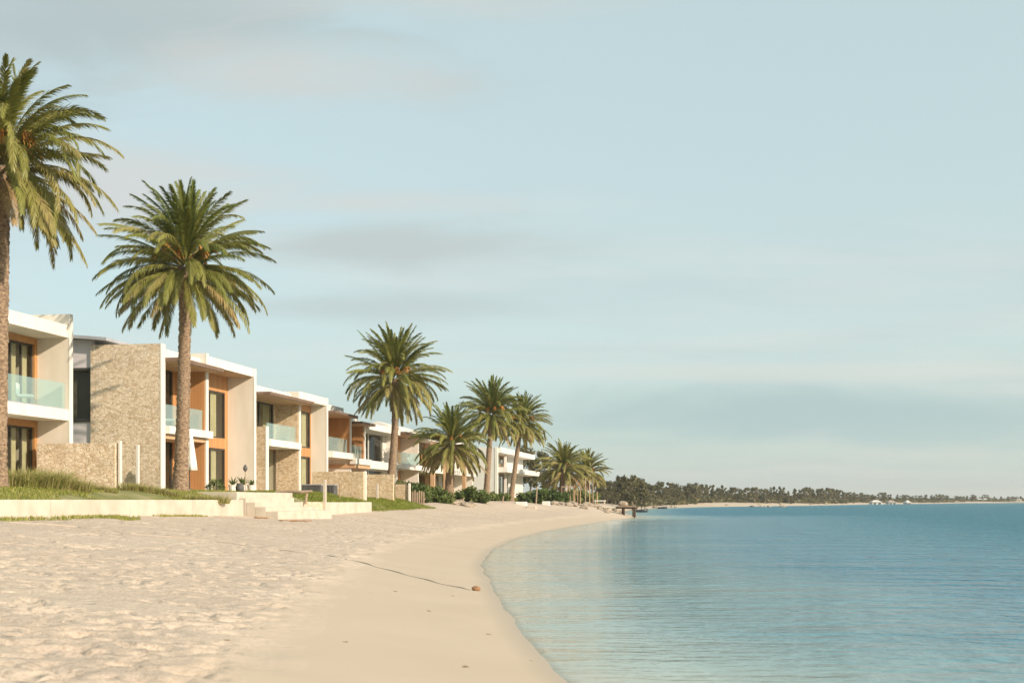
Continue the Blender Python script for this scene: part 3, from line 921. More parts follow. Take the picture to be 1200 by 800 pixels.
def house4():
    s = U(383.5) + 0.05
    m, e = U(411), U(427.5)
    h = House(s, 'orange timber clad house with two stepped balconies left of the third palm')
    v = -1.7
    zs = 4.45
    h.box('party_wall', 'white', FIN, 0.0, m - 0.22, m, 1.7, 7.3)
    h.box('wall_edge', 'white', 0.0, 0.06, m - 0.23, m + 0.01, 1.7, 7.3)
    h.box('end_wall', 'white', FIN, 0.0, e - 0.22, e, 1.7, 6.95)
    h.box('wall_edge', 'white', 0.0, 0.06, e - 0.23, e + 0.01, 1.7, 6.95)
    h.boxes('roof_slab', 'white', [(FIN, -0.5, s, m, 7.45, 7.95), (FIN, -0.5, m, e, 7.10, 7.50)])
    h.canopy(s, m + 0.1, v - 0.2, 0.5, 7.26, 0.0, 0.16)
    h.canopy(m + 0.12, e + 0.15, v - 0.2, 0.75, 6.90, 0.0, 0.16)
    l0, l1 = s, m - 0.22
    h.boxes('timber_panel', 'timber', [(v, -0.03, l1 - 0.05, l1 - 0.002, zs + 0.4, 7.24), (v - 0.2, v, l0 + 1.6, l1, zs + 0.4, 7.24), (v - 0.2, v, l0, l1, 2.05, zs),
                                       (v, -0.03, e - 0.27, e - 0.222, zs, 6.88), (v - 0.2, v, m + 1.0, e - 0.222, zs, 6.88), (v - 0.2, v, m, e - 0.222, 2.05, zs - 0.3)], label='deep orange upright timber boarding')
    h.window(l0, l0 + 1.6, v - 0.1, zs + 0.4, 7.24, 2, 'frame', ((0.5, 0.9),))
    h.window(m, m + 1.0, v - 0.1, zs + 0.1, 6.88, 2, 'frame', ((0.5, 0.9),))
    h.boxes('balcony', 'white', [(-8, 0.0, l0, l1, zs, zs + 0.40), (0.0, 0.35, l0, l1 - 0.02, zs + 0.003, zs + 0.397)])
    h.boxes('balcony', 'white', [(-8, 0.0, m, e - 0.222, zs - 0.3, zs + 0.10), (0.066, 0.5, m - 0.4, e + 0.02, zs - 0.297, zs + 0.097)])
    h.box('timber_beam', 'soffit', v, 0.4, m - 0.3, e, zs - 0.56, zs - 0.302)
    h.balustrade(l0 + 0.05, l1 - 0.4, -0.08, zs + 0.40, zs + 1.35, 2)
    h.balustrade(m + 0.05, e - 0.6, -0.08, zs + 0.10, zs + 1.05, 2)
    h.box('floor', 'concrete', -8, 0.6, s, e - 0.23, 1.6, 2.05)
    h.shell(s, e, (), 6.9)


house4()


def house5():
    s = U(427.5) + 0.06
    m, e = U(466), U(492)
    h = House(s, 'white house with dark upstairs windows directly behind the third palm trunk')
    v = -0.9
    h.box('roof_slab', 'white', FIN, 0.25, s, m, 6.72, 7.12)
    mb = MB(); mb.prism([(-7.5, 7.14), (-0.8, 7.14), (-3.8, 8.05)], 0.2, m - s + 7.5)
    mb.build('gable_roof', M['offwhite'], h.root)
    h.box('floor', 'white', -8, -0.2, s, m, 4.00, 4.55)
    h.box('floor', 'concrete', -8, 0.5, s, e, 1.6, 2.05)
    h.shell(s, e, (), 6.7)
    w1 = U(448.5, v)
    h.box('room_wall_or_dark_lining', 'room', -4.2, v - 0.205, m - 0.275, m - 0.245, 2.05, 4.0)  # dark linings added so the rooms look unlit through the glass
    h.box('room_wall_or_dark_lining', 'room', -4.2, v - 0.205, m - 0.275, m - 0.245, 4.55, 6.72)
    h.box('dark_floor_lining', 'room', -4.2, v - 0.205, s, m - 0.28, 4.552, 4.57)  # dark sheet over the pale floor for the same unlit look
    h.window(s, w1, v, 4.55, 6.72, 2, 'offwhite', (), 0.1)
    h.box('front_wall', 'offwhite', v - 0.2, v, w1, m - 0.24, 4.55, 6.72)
    h.window(s, w1, v, 2.05, 4.0, 2, 'offwhite', (), 0.1)
    h.box('front_wall', 'offwhite', v - 0.2, v, w1, m - 0.24, 2.05, 4.0)
    h.box('party_wall', 'white', FIN, 0.0, m - 0.24, m, 1.7, 7.2)
    v = -1.6
    h.box('roof_slab', 'white', FIN, -0.6, m, e, 7.16, 7.5)
    h.canopy(m, e + 0.3, v - 0.2, 0.7, 6.95, 0.1, 0.17)
    h.boxes('timber_panel', 'timber', [(v - 0.2, v, m, e - 0.2, 4.6, 6.95), (v - 0.2, v, m, e - 0.2, 2.05, 4.1)], label='orange timber boarding behind the glass balcony')
    h.boxes('balcony', 'white', [(-8, 0.0, m, e, 4.15, 4.56), (0.0, 0.3, m, e, 4.153, 4.557)])
    h.balustrade(m + 0.05, e - 0.1, -0.05, 4.56, 5.5, 3)
    h.box('end_wall', 'white', FIN, -0.1, e - 0.2, e - 0.002, 1.7, 6.9)


house5()


def house6():
    s = U(492) + 0.1
    e = U(553)
    h = House(s, 'low white house with pale timber posts behind the short palm')
    v = -1.8
    zs = 4.05
    h.box('roof_slab', 'white', FIN, -0.3, s, e, 6.9, 7.3)
    mb = MB(); mb.prism([(-7.5, 7.32), (-0.9, 7.32), (-4.0, 8.4)], 1.0, e - s - 0.5)
    mb.build('gable_roof', M['offwhite'], h.root)
    h.box('balcony', 'white', -8, 0.5, s, e - 0.3, zs, zs + 0.42)
    h.box('floor', 'concrete', -8, 0.8, s, e - 0.3, 1.5, 2.0)
    h.shell(s, e - 0.3, (), 6.9)
    k = 4
    for i in range(k):
        a = s + (e - 0.3 - s) * i / k; b_ = s + (e - 0.3 - s) * (i + 1) / k
        for z0, z1 in ((zs + 0.42, 6.9), (2.0, zs)):
            h.window(a + 0.2, b_ - 1.6, v, z0, z1, 3, 'tframe', ((0.3, 0.6),))
            h.box('front_wall', 'timber' if i < 2 else 'offwhite', v - 0.2, v, b_ - 1.6, b_ + (0.2 if i < k - 1 else 0), z0, z1)
        h.box('front_wall', 'timber', v - 0.2, v, s, s + 0.2, zs + 0.42, 6.9) if i == 0 else None
    for px in (500.5, 516, 538):
        u = U(px, 0.2)
        h.box('post', 'soffit', 0.52, 0.86, u - 0.2, u + 0.2, 1.7, 6.6)
    h.box('end_wall', 'white', FIN, 0.1, e - 0.3, e, 1.5, 7.5)


house6()


def house7():
    s = U(583)
    e = U(613, -1.1)
    h = House(s, 'farthest white house with long balcony slab jutting out, behind the slim far palms')
    v = -1.5
    h.box('side_wall', 'offwhite', -12, -0.3, s, s + 0.3, 1.3, 7.6)
    h.box('side_wall', 'white', -0.3, 0.0, s - 0.05, s + 0.5, 1.3, 7.6)
    h.boxes('roof_slab', 'white', [(-12, 0.3, s + 0.5, e + 1.0, 7.05, 7.65)])
    h.box('balcony', 'white', -10, 1.0, s + 0.5, e + 0.8, 4.85, 5.42)
    h.box('floor', 'concrete', -10, 1.0, s + 0.3, e, 1.2, 1.85)
    h.shell(s + 0.3, e, (), 7.0)
    wr = s + 0.3 + (e - s) * 0.5
    for z0, z1 in ((5.42, 7.05), (1.85, 4.85)):
        h.window(s + 0.31, wr, v, z0, z1, 5, 'tframe', ((0.25, 0.42), (0.65, 0.85)), 0.14)
        h.box('front_wall', 'offwhite', v - 0.2, v + 0.4, wr, e, z0, z1)
    h.box('post', 'white', -0.4, -0.15, s + 6.5, s + 6.9, 1.3, 7.05)


house7()


# ------------------------------------------------------------------ garden walls and beach wall
def line_box(mb, d0, d1, o0, o1, z0, z1, b=0.0):
    """box along the wall line: offsets o towards the sea"""
    pts = []
    for d in (d0, d1):
        for o in (o0, o1):
            for z in (z0, z1):
                pts.append((front_x(d) + o * CU, d - o * SU, z))
    mb.add(pts, [(0, 1, 3, 2), (4, 6, 7, 5), (0, 4, 5, 1), (2, 3, 7, 6), (0, 2, 6, 4), (1, 5, 7, 3)])
    return mb


def wall_px(px):      # depth of the wall line at a photo column
    return F * 19.0 / (850 - px)


def beach_wall(name, d0, d1, ztop, label, n=1):
    """cast in lengths with a joint between"""
    mb = MB()
    k = max(1, round((d1 - d0) / 4.5))
    for i in range(k):
        a = d0 + (d1 - d0) * i / k + (0.012 if i else 0); b = d0 + (d1 - d0) * (i + 1) / k - (0.012 if i < k - 1 else 0)
        line_box(mb, a, b, -0.16, 0.12, 0.4, ztop)
    o = mb.build(name, M['concrete'])
    bv = o.modifiers.new('edge', 'BEVEL'); bv.width = 0.02; bv.segments = 2
    tag(o, label, 'wall')
    return o


beach_wall('beach_wall', 12, wall_px(282), 1.72, 'long low cream wall between the sand and the grass, at left')
beach_wall('beach_wall', wall_px(379), wall_px(433), 1.61, 'short cream wall block right of the beach steps')

# return of the wall block, square to the row
mb = MB(); line_box(mb, wall_px(433) - 0.28, wall_px(433) - 0.004, -3.6, -0.165, 0.4, 1.606)
o = mb.build('beach_wall', M['concrete']); tag(o, 'cream wall end running back into the grass from the short wall block', 'wall')

# steps down to the sand
d0, d1 = wall_px(283), wall_px(340)
mb = MB()
line_box(mb, d0 - 0.2, d1 + 0.6, -3.2, -0.1, 1.0, 2.03)
line_box(mb, d0 + 0.02, d1, -0.1, 0.18, 0.5, 1.80)
line_box(mb, d0 + 0.02, d1 + 0.1, 0.18, 0.55, 0.5, 1.62)
line_box(mb, d0 + 0.02, d1 + 0.6, 0.55, 1.0, 0.5, 1.44)
line_box(mb, d0 + 0.02, d1 + 1.2, 1.0, 1.5, 0.5, 1.27)
o = mb.build('beach_steps', M['concrete']); bv = o.modifiers.new('edge', 'BEVEL'); bv.width = 0.02; bv.segments = 2
tag(o, 'cream concrete steps leading from the garden down to the sand', 'steps')
mb = MB(); line_box(mb, d1 + 0.65, wall_px(379) - 0.02, -0.20, 0.06, 0.5, 1.63)
o = mb.build('retaining_wall', M['stone']); tag(o, 'low brown stone retaining wall in the gap beside the beach steps', 'wall')


def cross_wall(name, px0, px1, d, ztop, mat, label, z0=1.4, th=0.35):
    """wall across the gardens, square to the row"""
    p0, p1 = at(px0, 586, d), at(px1, 586, d)
    ln = (p1.x - p0.x) / CU
    mb = MB().box(0, ln, 0, th, z0, ztop)
    o = mb.build(name, M[mat]); o.location = (p0.x, d, 0); o.rotation_euler = (0, 0, ROW)
    tag(o, label, 'wall')
    return o


cross_wall('garden_wall', 43, 139.5, 49.0, 3.87, 'stone', 'waist high tan stone wall running out from the white house at left')
cross_wall('garden_wall', 366, 427, 76.0, 3.40, 'stone2', 'golden stone wall below the timber clad house')
cross_wall('garden_wall', 428.5, 461, 82.0, 3.36, 'stone2', 'stone wall passing behind the third palm trunk')
cross_wall('garden_wall', 463, 480, 86.0, 2.78, 'stone2', 'small stone wall with white end just right of the third palm trunk')
cross_wall('garden_wall', 497, 518, 95.0, 2.2, 'stone2', 'lowest stone wall under the green hedge')


def post(name, px, d, z0, z1, r, mat, label, cat='post', group=None):
    p = at(px, 586, d)
    mb = MB().bbox(-r, r, -r, r, z0, z1, 0.012)
    o = mb.build(name, M[mat]); o.location = (p.x, p.y, 0); o.rotation_euler = (0, 0, ROW)
    return tag(o, label, cat, group)


post('gate_post', 140.8, 48.6, 1.7, 3.96, 0.055, 'white', 'white post at the end of the tan garden wall')
post('gate_post', 161.3, 53.6, 1.7, 4.02, 0.06, 'white', 'white post standing alone before the tall stone end wall')
post('gate_post', 428, 75.7, 1.5, 3.42, 0.07, 'white', 'white post at the corner of the golden stone wall')
post('gate_post', 380.6, 60.3, 1.2, 2.68, 0.07, 'concrete', 'tall pale post at the start of the short wall block')
post('gate_post', 398, 66.0, 1.5, 2.6, 0.03, 'driftwood', 'thin wooden post behind the short cream wall block')
post('gate_post', 442, 80.0, 1.5, 2.75, 0.07, 'concrete', 'pale post left of the third palm trunk')
post('gate_post', 479.6, 85.8, 1.3, 2.85, 0.07, 'white', 'white post closing the small stone wall by the hedge')

# low upright paling fence right of the third palm
root = empty('paling_fence', at(481, 586, 88), 'short fence of uneven upright pale palings beside the hedge', 'fence')
for i in range(7):
    x = (i * 2.6) / F * 88
    h = 2.25 + 0.22 * random.random()
    MB().bbox(x - 0.05, x + 0.05, -0.03, 0.03, -0.55, h - EYE, 0.01).build('paling', M['driftwood'], root)
MB().box(-0.1, 1.05, 0.04, 0.08, 0.05, 0.14).build('rail', M['driftwood'], root)


# ------------------------------------------------------------------ palms
def frond_set(seed, radius, nf, kleaf, lw, tone_shift=0.0, stiff=1.0, droop=1.0):
    g = np.random.default_rng(seed)
    V = []; Q = []; T = []; TN = []
    cnt = 0
    S = 18
    for i in range(nf):
        t = (i + 0.5) / nf
        az = i * 2.39996 + g.normal(0, 0.22)
        e0 = R(87 - 122 * t ** 0.95) + g.normal(0, R(8))
        bend = R((8 + 78 * math.sin(math.pi * min(1.0, 0.04 + t * 0.96) ** 0.85)) * droop) * (1 + g.normal(0, 0.25)) + (R(22) if t > 0.6 else 0)
        Lr = radius * (0.92 + 0.22 * math.sin(math.pi * min(1, 0.05 + t * 0.9))) * (1 + g.normal(0, 0.055)) / 1.12
        s = np.linspace(0, 1, S)
        el = e0 - bend * s ** 1.6
        el = np.maximum(el, R(-88))
        sway = g.normal(0, 0.10) * s ** 2
        a = az + sway
        st = Lr / (S - 1)
        dirs = np.stack([np.cos(el) * np.cos(a), np.cos(el) * np.sin(a), np.sin(el)], -1)
        p0 = np.array([math.cos(az) * 0.26 * math.sqrt(t), math.sin(az) * 0.26 * math.sqrt(t), 0.42 - 0.95 * t])
        pts = p0 + np.concatenate([[np.zeros(3)], np.cumsum(dirs[:-1] * st, 0)])
        side = np.stack([-np.sin(a), np.cos(a), 0 * a], -1)
        # older fronds twist a little
        nrm = np.cross(side, dirs)
        nrm *= np.sign((nrm * np.array([0, 0, 1.0])).sum(-1, keepdims=True) + 1e-6) if False else 1
        nrm = np.cross(dirs, side) * -1
        tw = g.normal(0, 0.35)
        side2 = side * math.cos(tw) + nrm * math.sin(tw); nrm2 = nrm * math.cos(tw) - side * math.sin(tw)
        tone = np.clip(0.27 + 0.38 * t + 0.10 * g.standard_normal() + tone_shift + (0.25 if (t > 0.88 and g.random() < 0.5) else 0), 0, 1)
        # rachis: three-sided taper
        rr = 0.035 * (1 - 0.8 * s)
        ring = np.stack([pts + side2 * rr[:, None], pts - side2 * rr[:, None], pts + nrm2 * rr[:, None] * 1.2], 1).reshape(-1, 3)
        V.append(ring); TN.append(np.full(len(ring), min(1, tone + 0.22)))
        for k in range(3):
            k2 = (k + 1) % 3
            b0 = cnt + np.arange(S - 1) * 3
            Q.append(np.stack([b0 + k, b0 + k2, b0 + 3 + k2, b0 + 3 + k], -1))
        cnt += len(ring)
        # leaflets
        ls = np.linspace(0.10, 0.995, kleaf)
        for sgn in (-1, 1):
            sj = np.clip(ls + g.normal(0, 0.006, kleaf), 0, 1)
            f = sj * (S - 1); i0 = np.minimum(f.astype(int), S - 2); fr = (f - i0)[:, None]
            P = pts[i0] * (1 - fr) + pts[i0 + 1] * fr
            D = dirs[i0]; SD = side2[i0]; NM = nrm2[i0]
            prof = np.interp(sj, [0.1, 0.22, 0.45, 0.75, 0.93, 1.0], [0.30, 0.75, 1.0, 0.9, 0.6, 0.35])
            ll = 0.42 * radius / 3.3 * prof * (1 + g.normal(0, 0.10, kleaf))
            fw = np.interp(sj, [0.1, 0.6, 1], [0.75, 1.05, 2.2])[:, None]
            vv = (0.38 + 0.20 * g.standard_normal(kleaf))[:, None]
            dv = D * fw + SD * sgn * 0.72 + NM * vv
            dv /= np.linalg.norm(dv, axis=1, keepdims=True)
            wd = D - (D * dv).sum(1, keepdims=True) * dv
            wd /= np.linalg.norm(wd, axis=1, keepdims=True) + 1e-9
            ll = ll[:, None]
            mid = P + dv * ll * 0.5
            tip = P + dv * ll + np.array([0, 0, -1.0]) * ll * (0.10 + 0.12 * g.random((kleaf, 1)))
            v = np.stack([P - wd * lw * 0.35, P + wd * lw * 0.35, mid + wd * lw * 0.5, mid - wd * lw * 0.5, tip], 1).reshape(-1, 3)
            b0 = cnt + np.arange(kleaf)[:, None] * 5
            Q.append(b0 + np.array([0, 1, 2, 3])); T.append(b0 + np.array([3, 2, 4]))
            V.append(v); TN.append(np.repeat(np.clip(tone + g.normal(0, 0.07, kleaf), 0, 1), 5))
            cnt += len(v)
    return np.concatenate(V), np.concatenate(Q), np.concatenate(T), np.concatenate(TN)


def palm(base, top, r0, r1, radius, nf, kleaf, lw, seed, label, tone=0.0, curve=0.0, fruits=9, droop=0.86):
    base = Vector(base); top = Vector(top)
    root = empty('date_palm', base, label, 'palm tree', 'tall date palms along the beach gardens')
    hgt = top.z - base.z
    # trunk
    g = np.random.default_rng(seed + 100)
    nr = int(hgt / 0.075) + 1; na = 28
    vs = np.zeros((nr, na, 3))
    zz = np.linspace(-0.25, hgt - 0.15, nr)
    th = np.arange(na) * 2 * np.pi / na
    for i, z in enumerate(zz):
        t = max(0, z / hgt)
        off = (top - base) * t
        cx = off.x + curve * math.sin(math.pi * t); cy = off.y
        r = r0 + (r1 - r0) * min(1, t * 1.15) + r0 * 0.45 * math.exp(-max(z, 0) / 0.45)
        boss = math.exp(-((z - (hgt - 0.55)) / 0.55) ** 2)
        r += boss * r1 * 0.75
        # leaf scars: staggered lozenges
        k = z / 0.21
        ph = (math.floor(k) % 2) * 0.5
        fr = k - math.floor(k)
        loz = np.abs(np.sin((th / (2 * np.pi) * 13 + ph) * np.pi))
        rr = r + (0.030 + 0.07 * boss) * (loz * (1 - fr) - 0.4) + 0.012 * g.standard_normal(na)
        vs[i, :, 0] = cx + rr * np.cos(th); vs[i, :, 1] = cy + rr * np.sin(th); vs[i, :, 2] = z
    idx = np.arange(nr * na).reshape(nr, na)
    nx = np.roll(idx, -1, 1)
    q = np.stack([idx[:-1], nx[:-1], nx[1:], idx[1:]], -1).reshape(-1, 4)
    me = np_mesh('trunk', vs.reshape(-1, 3), q)
    link('trunk', me, M['trunk'], root, False, recalc=False)
    # crown
    v, q, t, tn = frond_set(seed, radius, nf, kleaf, lw, tone, droop=droop)
    me = np_mesh('crown', v, q, t, {'tone': tn})
    c = link('crown', me, M['palm'], root, False, loc=(top.x - base.x, top.y - base.y, hgt), recalc=False)
    # fruit stalks
    if fruits:
        mb = MB()
        for i in range(fruits):
            a = i * 2 * math.pi / fruits + random.uniform(-0.3, 0.3)
            L_ = random.uniform(0.55, 0.95) * radius / 3.3
            e = random.uniform(0.05, 0.5)
            st = [Vector((math.cos(a) * 0.2, math.sin(a) * 0.2, 0.15)), Vector((math.cos(a) * (0.25 + L_ * 0.7), math.sin(a) * (0.25 + L_ * 0.7), 0.2 + L_ * e))]
            mb.tube(st, [0.03, 0.02], 5)
            for j in range(26):
                b = a + random.uniform(-0.45, 0.45)
                p1 = st[1] + Vector((math.cos(b) * L_ * 0.3, math.sin(b) * L_ * 0.3, random.uniform(-0.02, 0.22)))
                p2 = p1 + Vector((math.cos(b) * L_ * 0.22, math.sin(b) * L_ * 0.22, random.uniform(-0.38, -0.1)))
                mb.tube([st[1], p1, p2], [0.018, 0.016, 0.010], 3, False)
        mb.build('fruit_stalks', M['fruit'], root, loc=(top.x - base.x, top.y - base.y, hgt))
    return root


def palm_px(bx, cx, cy, d, zb, r0, r1, radius, nf, kl, lw, seed, label, **kw):
    b = at(bx, 586, d); b.z = zb
    t = at(cx, cy, d)
    return palm(b, t, r0, r1, radius, nf, kl, lw, seed, label, **kw)


palm_px(-3, 3, 190, 38.0, 1.95, 0.25, 0.22, 3.25, 138, 112, 0.026, 11, 'tallest palm, its trunk and crown cut by the left picture edge', tone=0.0, droop=1.15)
palm_px(211, 217, 309, 50.0, 2.0, 0.27, 0.215, 3.32, 142, 104, 0.028, 12, 'tall palm with orange fruit stalks in front of the stone and timber house', curve=0.05, droop=0.80)
palm_px(455, 463, 441, 85.0, 1.75, 0.27, 0.205, 3.5, 136, 80, 0.038, 13, 'palm with slightly bent trunk standing on the bright green lawn', curve=0.18)
palm_px(526, 529, 518, 98.0, 1.45, 0.36, 0.30, 3.15, 116, 70, 0.042, 14, 'short thick palm in front of the green hedge', fruits=8)
palm_px(569.5, 576, 484, 115.0, 1.8, 0.27, 0.215, 3.35, 128, 62, 0.048, 15, 'dark slim palm before the grey side wall of the farthest house', tone=-0.06)
palm_px(598.5, 611, 494, 128.0, 1.75, 0.26, 0.20, 3.1, 122, 58, 0.05, 16, 'palm leaning right across the balcony of the farthest house', tone=0.04)
palm_px(657, 660, 548, 150.0, 1.3, 0.34, 0.28, 3.45, 124, 56, 0.056, 17, 'low bushy palm at the end of the garden row', tone=0.06, fruits=6)
palm_px(683, 689, 552, 165.0, 1.0, 0.36, 0.3, 2.9, 118, 52, 0.06, 18, 'last palm of the row, half hidden behind the low bushy one', tone=0.10, fruits=6)


# ------------------------------------------------------------------ leafy clumps, hedges, trees
def leaf_cloud(g, centers, radii, per, size, zsq=1.0, tone0=0.5):
    """leaf cards scattered through clumps"""
    V = []; TN = []
    for c, r in zip(centers, radii):
        n = per
        d = g.standard_normal((n, 3)); d /= np.linalg.norm(d, axis=1, keepdims=True)
        rad = r * g.random((n, 1)) ** 0.4
        P = np.array(c) + d * rad * np.array([1, 1, zsq])
        a = g.standard_normal((n, 3)); a /= np.linalg.norm(a, axis=1, keepdims=True)
        b = np.cross(a, g.standard_normal((n, 3))); b /= np.linalg.norm(b, axis=1, keepdims=True) + 1e-9
        s = size * (0.6 + 0.8 * g.random((n, 1)))
        v = np.stack([P - a * s, P + b * s * 0.45, P + a * s, P - b * s * 0.45], 1)
        V.append(v.reshape(-1, 3))
        ct = tone0 + 0.16 * g.standard_normal()
        TN.append(np.repeat(np.clip(ct + 0.14 * g.standard_normal(n), 0, 1), 4))
    V = np.concatenate(V); TN = np.concatenate(TN)
    q = np.arange(len(V)).reshape(-1, 4)
    return V, q, TN


def bush(name, loc, w, dpt, h, seed, label, size=0.10, per=110, mat='leaf', cat='bush', group=None, tone0=0.45):
    g = np.random.default_rng(seed)
    k = max(6, int(w * dpt * h * 5))
    cs = np.stack([(g.random(k) - 0.5) * w, (g.random(k) - 0.5) * dpt, 0.15 * h + g.random(k) * h * 0.75], -1)
    cs[:, 2] *= (1 - 0.35 * np.abs(cs[:, 0]) / (w / 2)) 
    rs = 0.20 * h + 0.16 * h * g.random(k)
    V, q, tn = leaf_cloud(g, cs, rs, per, size, 0.9, tone0)
    root = empty(name, loc, label, cat, group)
    me = np_mesh('foliage', V, q, None, {'tone': tn})
    link('foliage', me, M[mat], root, recalc=False)
    mb = MB()
    for j in range(5):
        x = (random.random() - 0.5) * w * 0.6
        mb.tube([(x * 0.5, 0, -0.2), (x, (random.random() - 0.5) * dpt * 0.5, h * 0.65)], [0.035, 0.015], 5)
    mb.build('stems', M['bark'], root)
    return root


def gp(px, d, z=None):
    p = at(px, 586, d)
    p.z = float(lawn_z(p.x, d)) if z is None else z
    return p


bush('garden_hedge', gp(476, 90), 2.9, 1.8, 1.6, 41, 'dark green leafy hedge just right of the third palm', 0.10, 150)
bush('garden_hedge', gp(506, 94), 2.7, 1.9, 1.4, 42, 'brighter green bush between the hedge and the short palm', 0.11, 150, tone0=0.62)
bush('garden_hedge', gp(552, 106), 2.6, 1.8, 1.4, 43, 'rounded green bush between the short palm and the dark slim palm', 0.12, 130, tone0=0.6)
bush('garden_hedge', gp(583, 122), 2.0, 1.8, 1.2, 44, 'pale yellow green bush between the two slim far palms', 0.14, 110, tone0=0.9)
bush('garden_hedge', gp(637, 140), 5.0, 2.6, 1.5, 45, 'wide green thicket left of the low bushy palm', 0.18, 100, tone0=0.5)
bush('garden_hedge', gp(672, 160, 1.2), 6.0, 3.0, 1.7, 46, 'yellowish thicket behind the two last palms', 0.2, 90, tone0=0.85)


# tall ornamental grass behind the low wall
def tussock_mesh(seed, n, h, spread):
    g = np.random.default_rng(seed)
    a = g.random(n) * 2 * np.pi; r = spread * 0.35 * np.sqrt(g.random(n))
    pos = np.stack([np.cos(a) * r, np.sin(a) * r, -0.03 + 0 * r], -1)
    v, q, t, tn = blades(pos, h * (0.30 + 0.85 * g.random(n) ** 1.3), 0.15 + 0.95 * g.random(n), np.full(n, 0.022), np.clip(0.55 + 0.30 * g.standard_normal(n), 0, 1), seed=seed)
    return np_mesh('tussock', v, q, t, {'tone': tn})


tm = [tussock_mesh(50 + i, 420, 0.72, 1.1) for i in range(3)]
ts = [tussock_mesh(60 + i, 300, 0.40, 0.9) for i in range(3)]


def tussock(me, px, d, s, label, group):
    p = gp(px, d)
    o = bpy.data.objects.new('grass_tussock', me); COL.objects.link(o)
    if not me.materials: me.materials.append(M['dry'])
    o.location = p; o.rotation_euler = (0, 0, random.random() * 6.28); o.scale = (s, s, s)
    return tag(o, label, 'grass tussock', group)


for i, px in enumerate((12, 22, 30, 41, 47, 58, 64, 75, 83, 96, 17, 36, 53, 70)):
    d = 38.6 + 0.028 * px + (1.2 if i > 9 else 0)
    tussock(tm[i % 3], px, d, (1.05 if px < 75 else 0.82) * random.uniform(0.9, 1.1), 'tall feathery grass tussock behind the low wall beside the tallest palm', 'tall tussocks by the tallest palm')
for i, px in enumerate((104, 113, 122, 131)):
    tussock(ts[i % 3], px, 42.5 + 0.02 * (px - 100), random.uniform(0.6, 0.85), 'small low grass tussock in front of the tan garden wall', 'small tussocks by the tan garden wall')
for i, px in enumerate((148, 157, 166, 175, 184, 193, 202, 222, 231, 240, 249, 258)):
    tussock(ts[i % 3], px, 45.8 + 0.02 * (px - 150), random.uniform(0.7, 1.05), 'knee high grass tussock around the foot of the second palm', 'tussocks by the second palm')


# trees: prototypes for the far shore
def tree_proto(seed, h, w, kind, size=0.3, per=34):
    g = np.random.default_rng(seed)
    mb = MB()
    lean = g.normal(0, 0.05)
    trunk_top = h * (0.75 if kind == 'pine' else 0.6)
    mb.tube([(0, 0, -0.6), (lean * h * 0.3, 0, trunk_top * 0.5), (lean * h * 0.6, 0, trunk_top)], [0.022 * h, 0.016 * h, 0.006 * h], 6)
    cs = []; rs = []
    if kind == 'pine':
        k = 26
        for i in range(k):
            t = g.random() ** 0.9
            z = h * (0.24 + 0.74 * t)
            rr = w * 0.5 * (1 - t) ** 0.75 + 0.12
            a = g.random() * 6.28
            r_ = rr * (0.35 + 0.6 * g.random())
            cs.append((math.cos(a) * r_ + lean * z, math.sin(a) * r_, z)); rs.append(0.055 * h * (0.7 + 0.6 * g.random()))
            if i % 3 == 0:
                mb.tube([(lean * z, 0, z - 0.08 * h), cs[-1]], [0.006 * h, 0.003 * h], 4)
    else:
        k = 24
        for i in range(k):
            a = g.random() * 6.28; t = g.random()
            z = h * (0.30 + 0.64 * t)
            rr = w * 0.5 * math.sqrt(max(0.05, 1 - (2 * t - 0.85) ** 2 / 1.6))
            r_ = rr * math.sqrt(g.random())
            cs.append((math.cos(a) * r_ + lean * z, math.sin(a) * r_, z)); rs.append(0.075 * h * (0.7 + 0.8 * g.random()))
            if i % 3 == 0:
                mb.tube([(lean * h * 0.4, 0, trunk_top * (0.45 + 0.4 * t)), cs[-1]], [0.009 * h, 0.003 * h], 4)
    V, q, tn = leaf_cloud(g, cs, rs, per, size, 0.9, 0.45)
    cm = np_mesh('crown', V, q, None, {'tone': tn})
    cm.materials.append(M['fartree'])
    tm_ = bpy.data.meshes.new('trunk'); tm_.from_pydata(mb.v, [], mb.f); tm_.materials.append(M['bark'])
    return tm_, cm


PROT = [tree_proto(200, 7.5, 3.4, 'pine'), tree_proto(201, 6.5, 5.0, 'round'), tree_proto(202, 7.2, 4.4, 'round'), tree_proto(203, 8.0, 3.0, 'pine'),
        tree_proto(204, 6.0, 5.4, 'round'), tree_proto(205, 7.0, 3.6, 'pine'), tree_proto(206, 7.4, 5.6, 'round')]


def place_tree(proto, p, s, label, group, sx=1.0):
    root = empty('shore_tree', p, label, 'tree', group, rz=random.random() * 6.28)
    root.scale = (s * sx, s * sx, s)
    for nm, me in zip(('trunk', 'crown'), proto):
        o = bpy.data.objects.new(nm, me); COL.objects.link(o); o.parent = root
    return root


def far_ground(x, y):
    return ground(x, y) - 0.05


# the shore wood: front rank stands just behind the beach
TOPS_X = [700, 715, 728, 745, 760, 775, 800, 820, 850, 880, 900, 930, 950, 975, 1000, 1040, 1080, 1120, 1160, 1215]
TOPS_Y = [564, 562, 558, 557, 564, 565, 567, 566, 569, 571, 569, 572, 571, 573, 577.5, 580, 581, 581.3, 582, 582]
g = np.random.default_rng(77)


def shore_depth(px):
    """depth at which the waterline of the far shore stands in this photo column"""
    ds = np.linspace(200, 1400, 2400)
    cols = 600 + F * shore_x(ds) / ds
    return float(ds[np.argmin(np.abs(cols - px))])


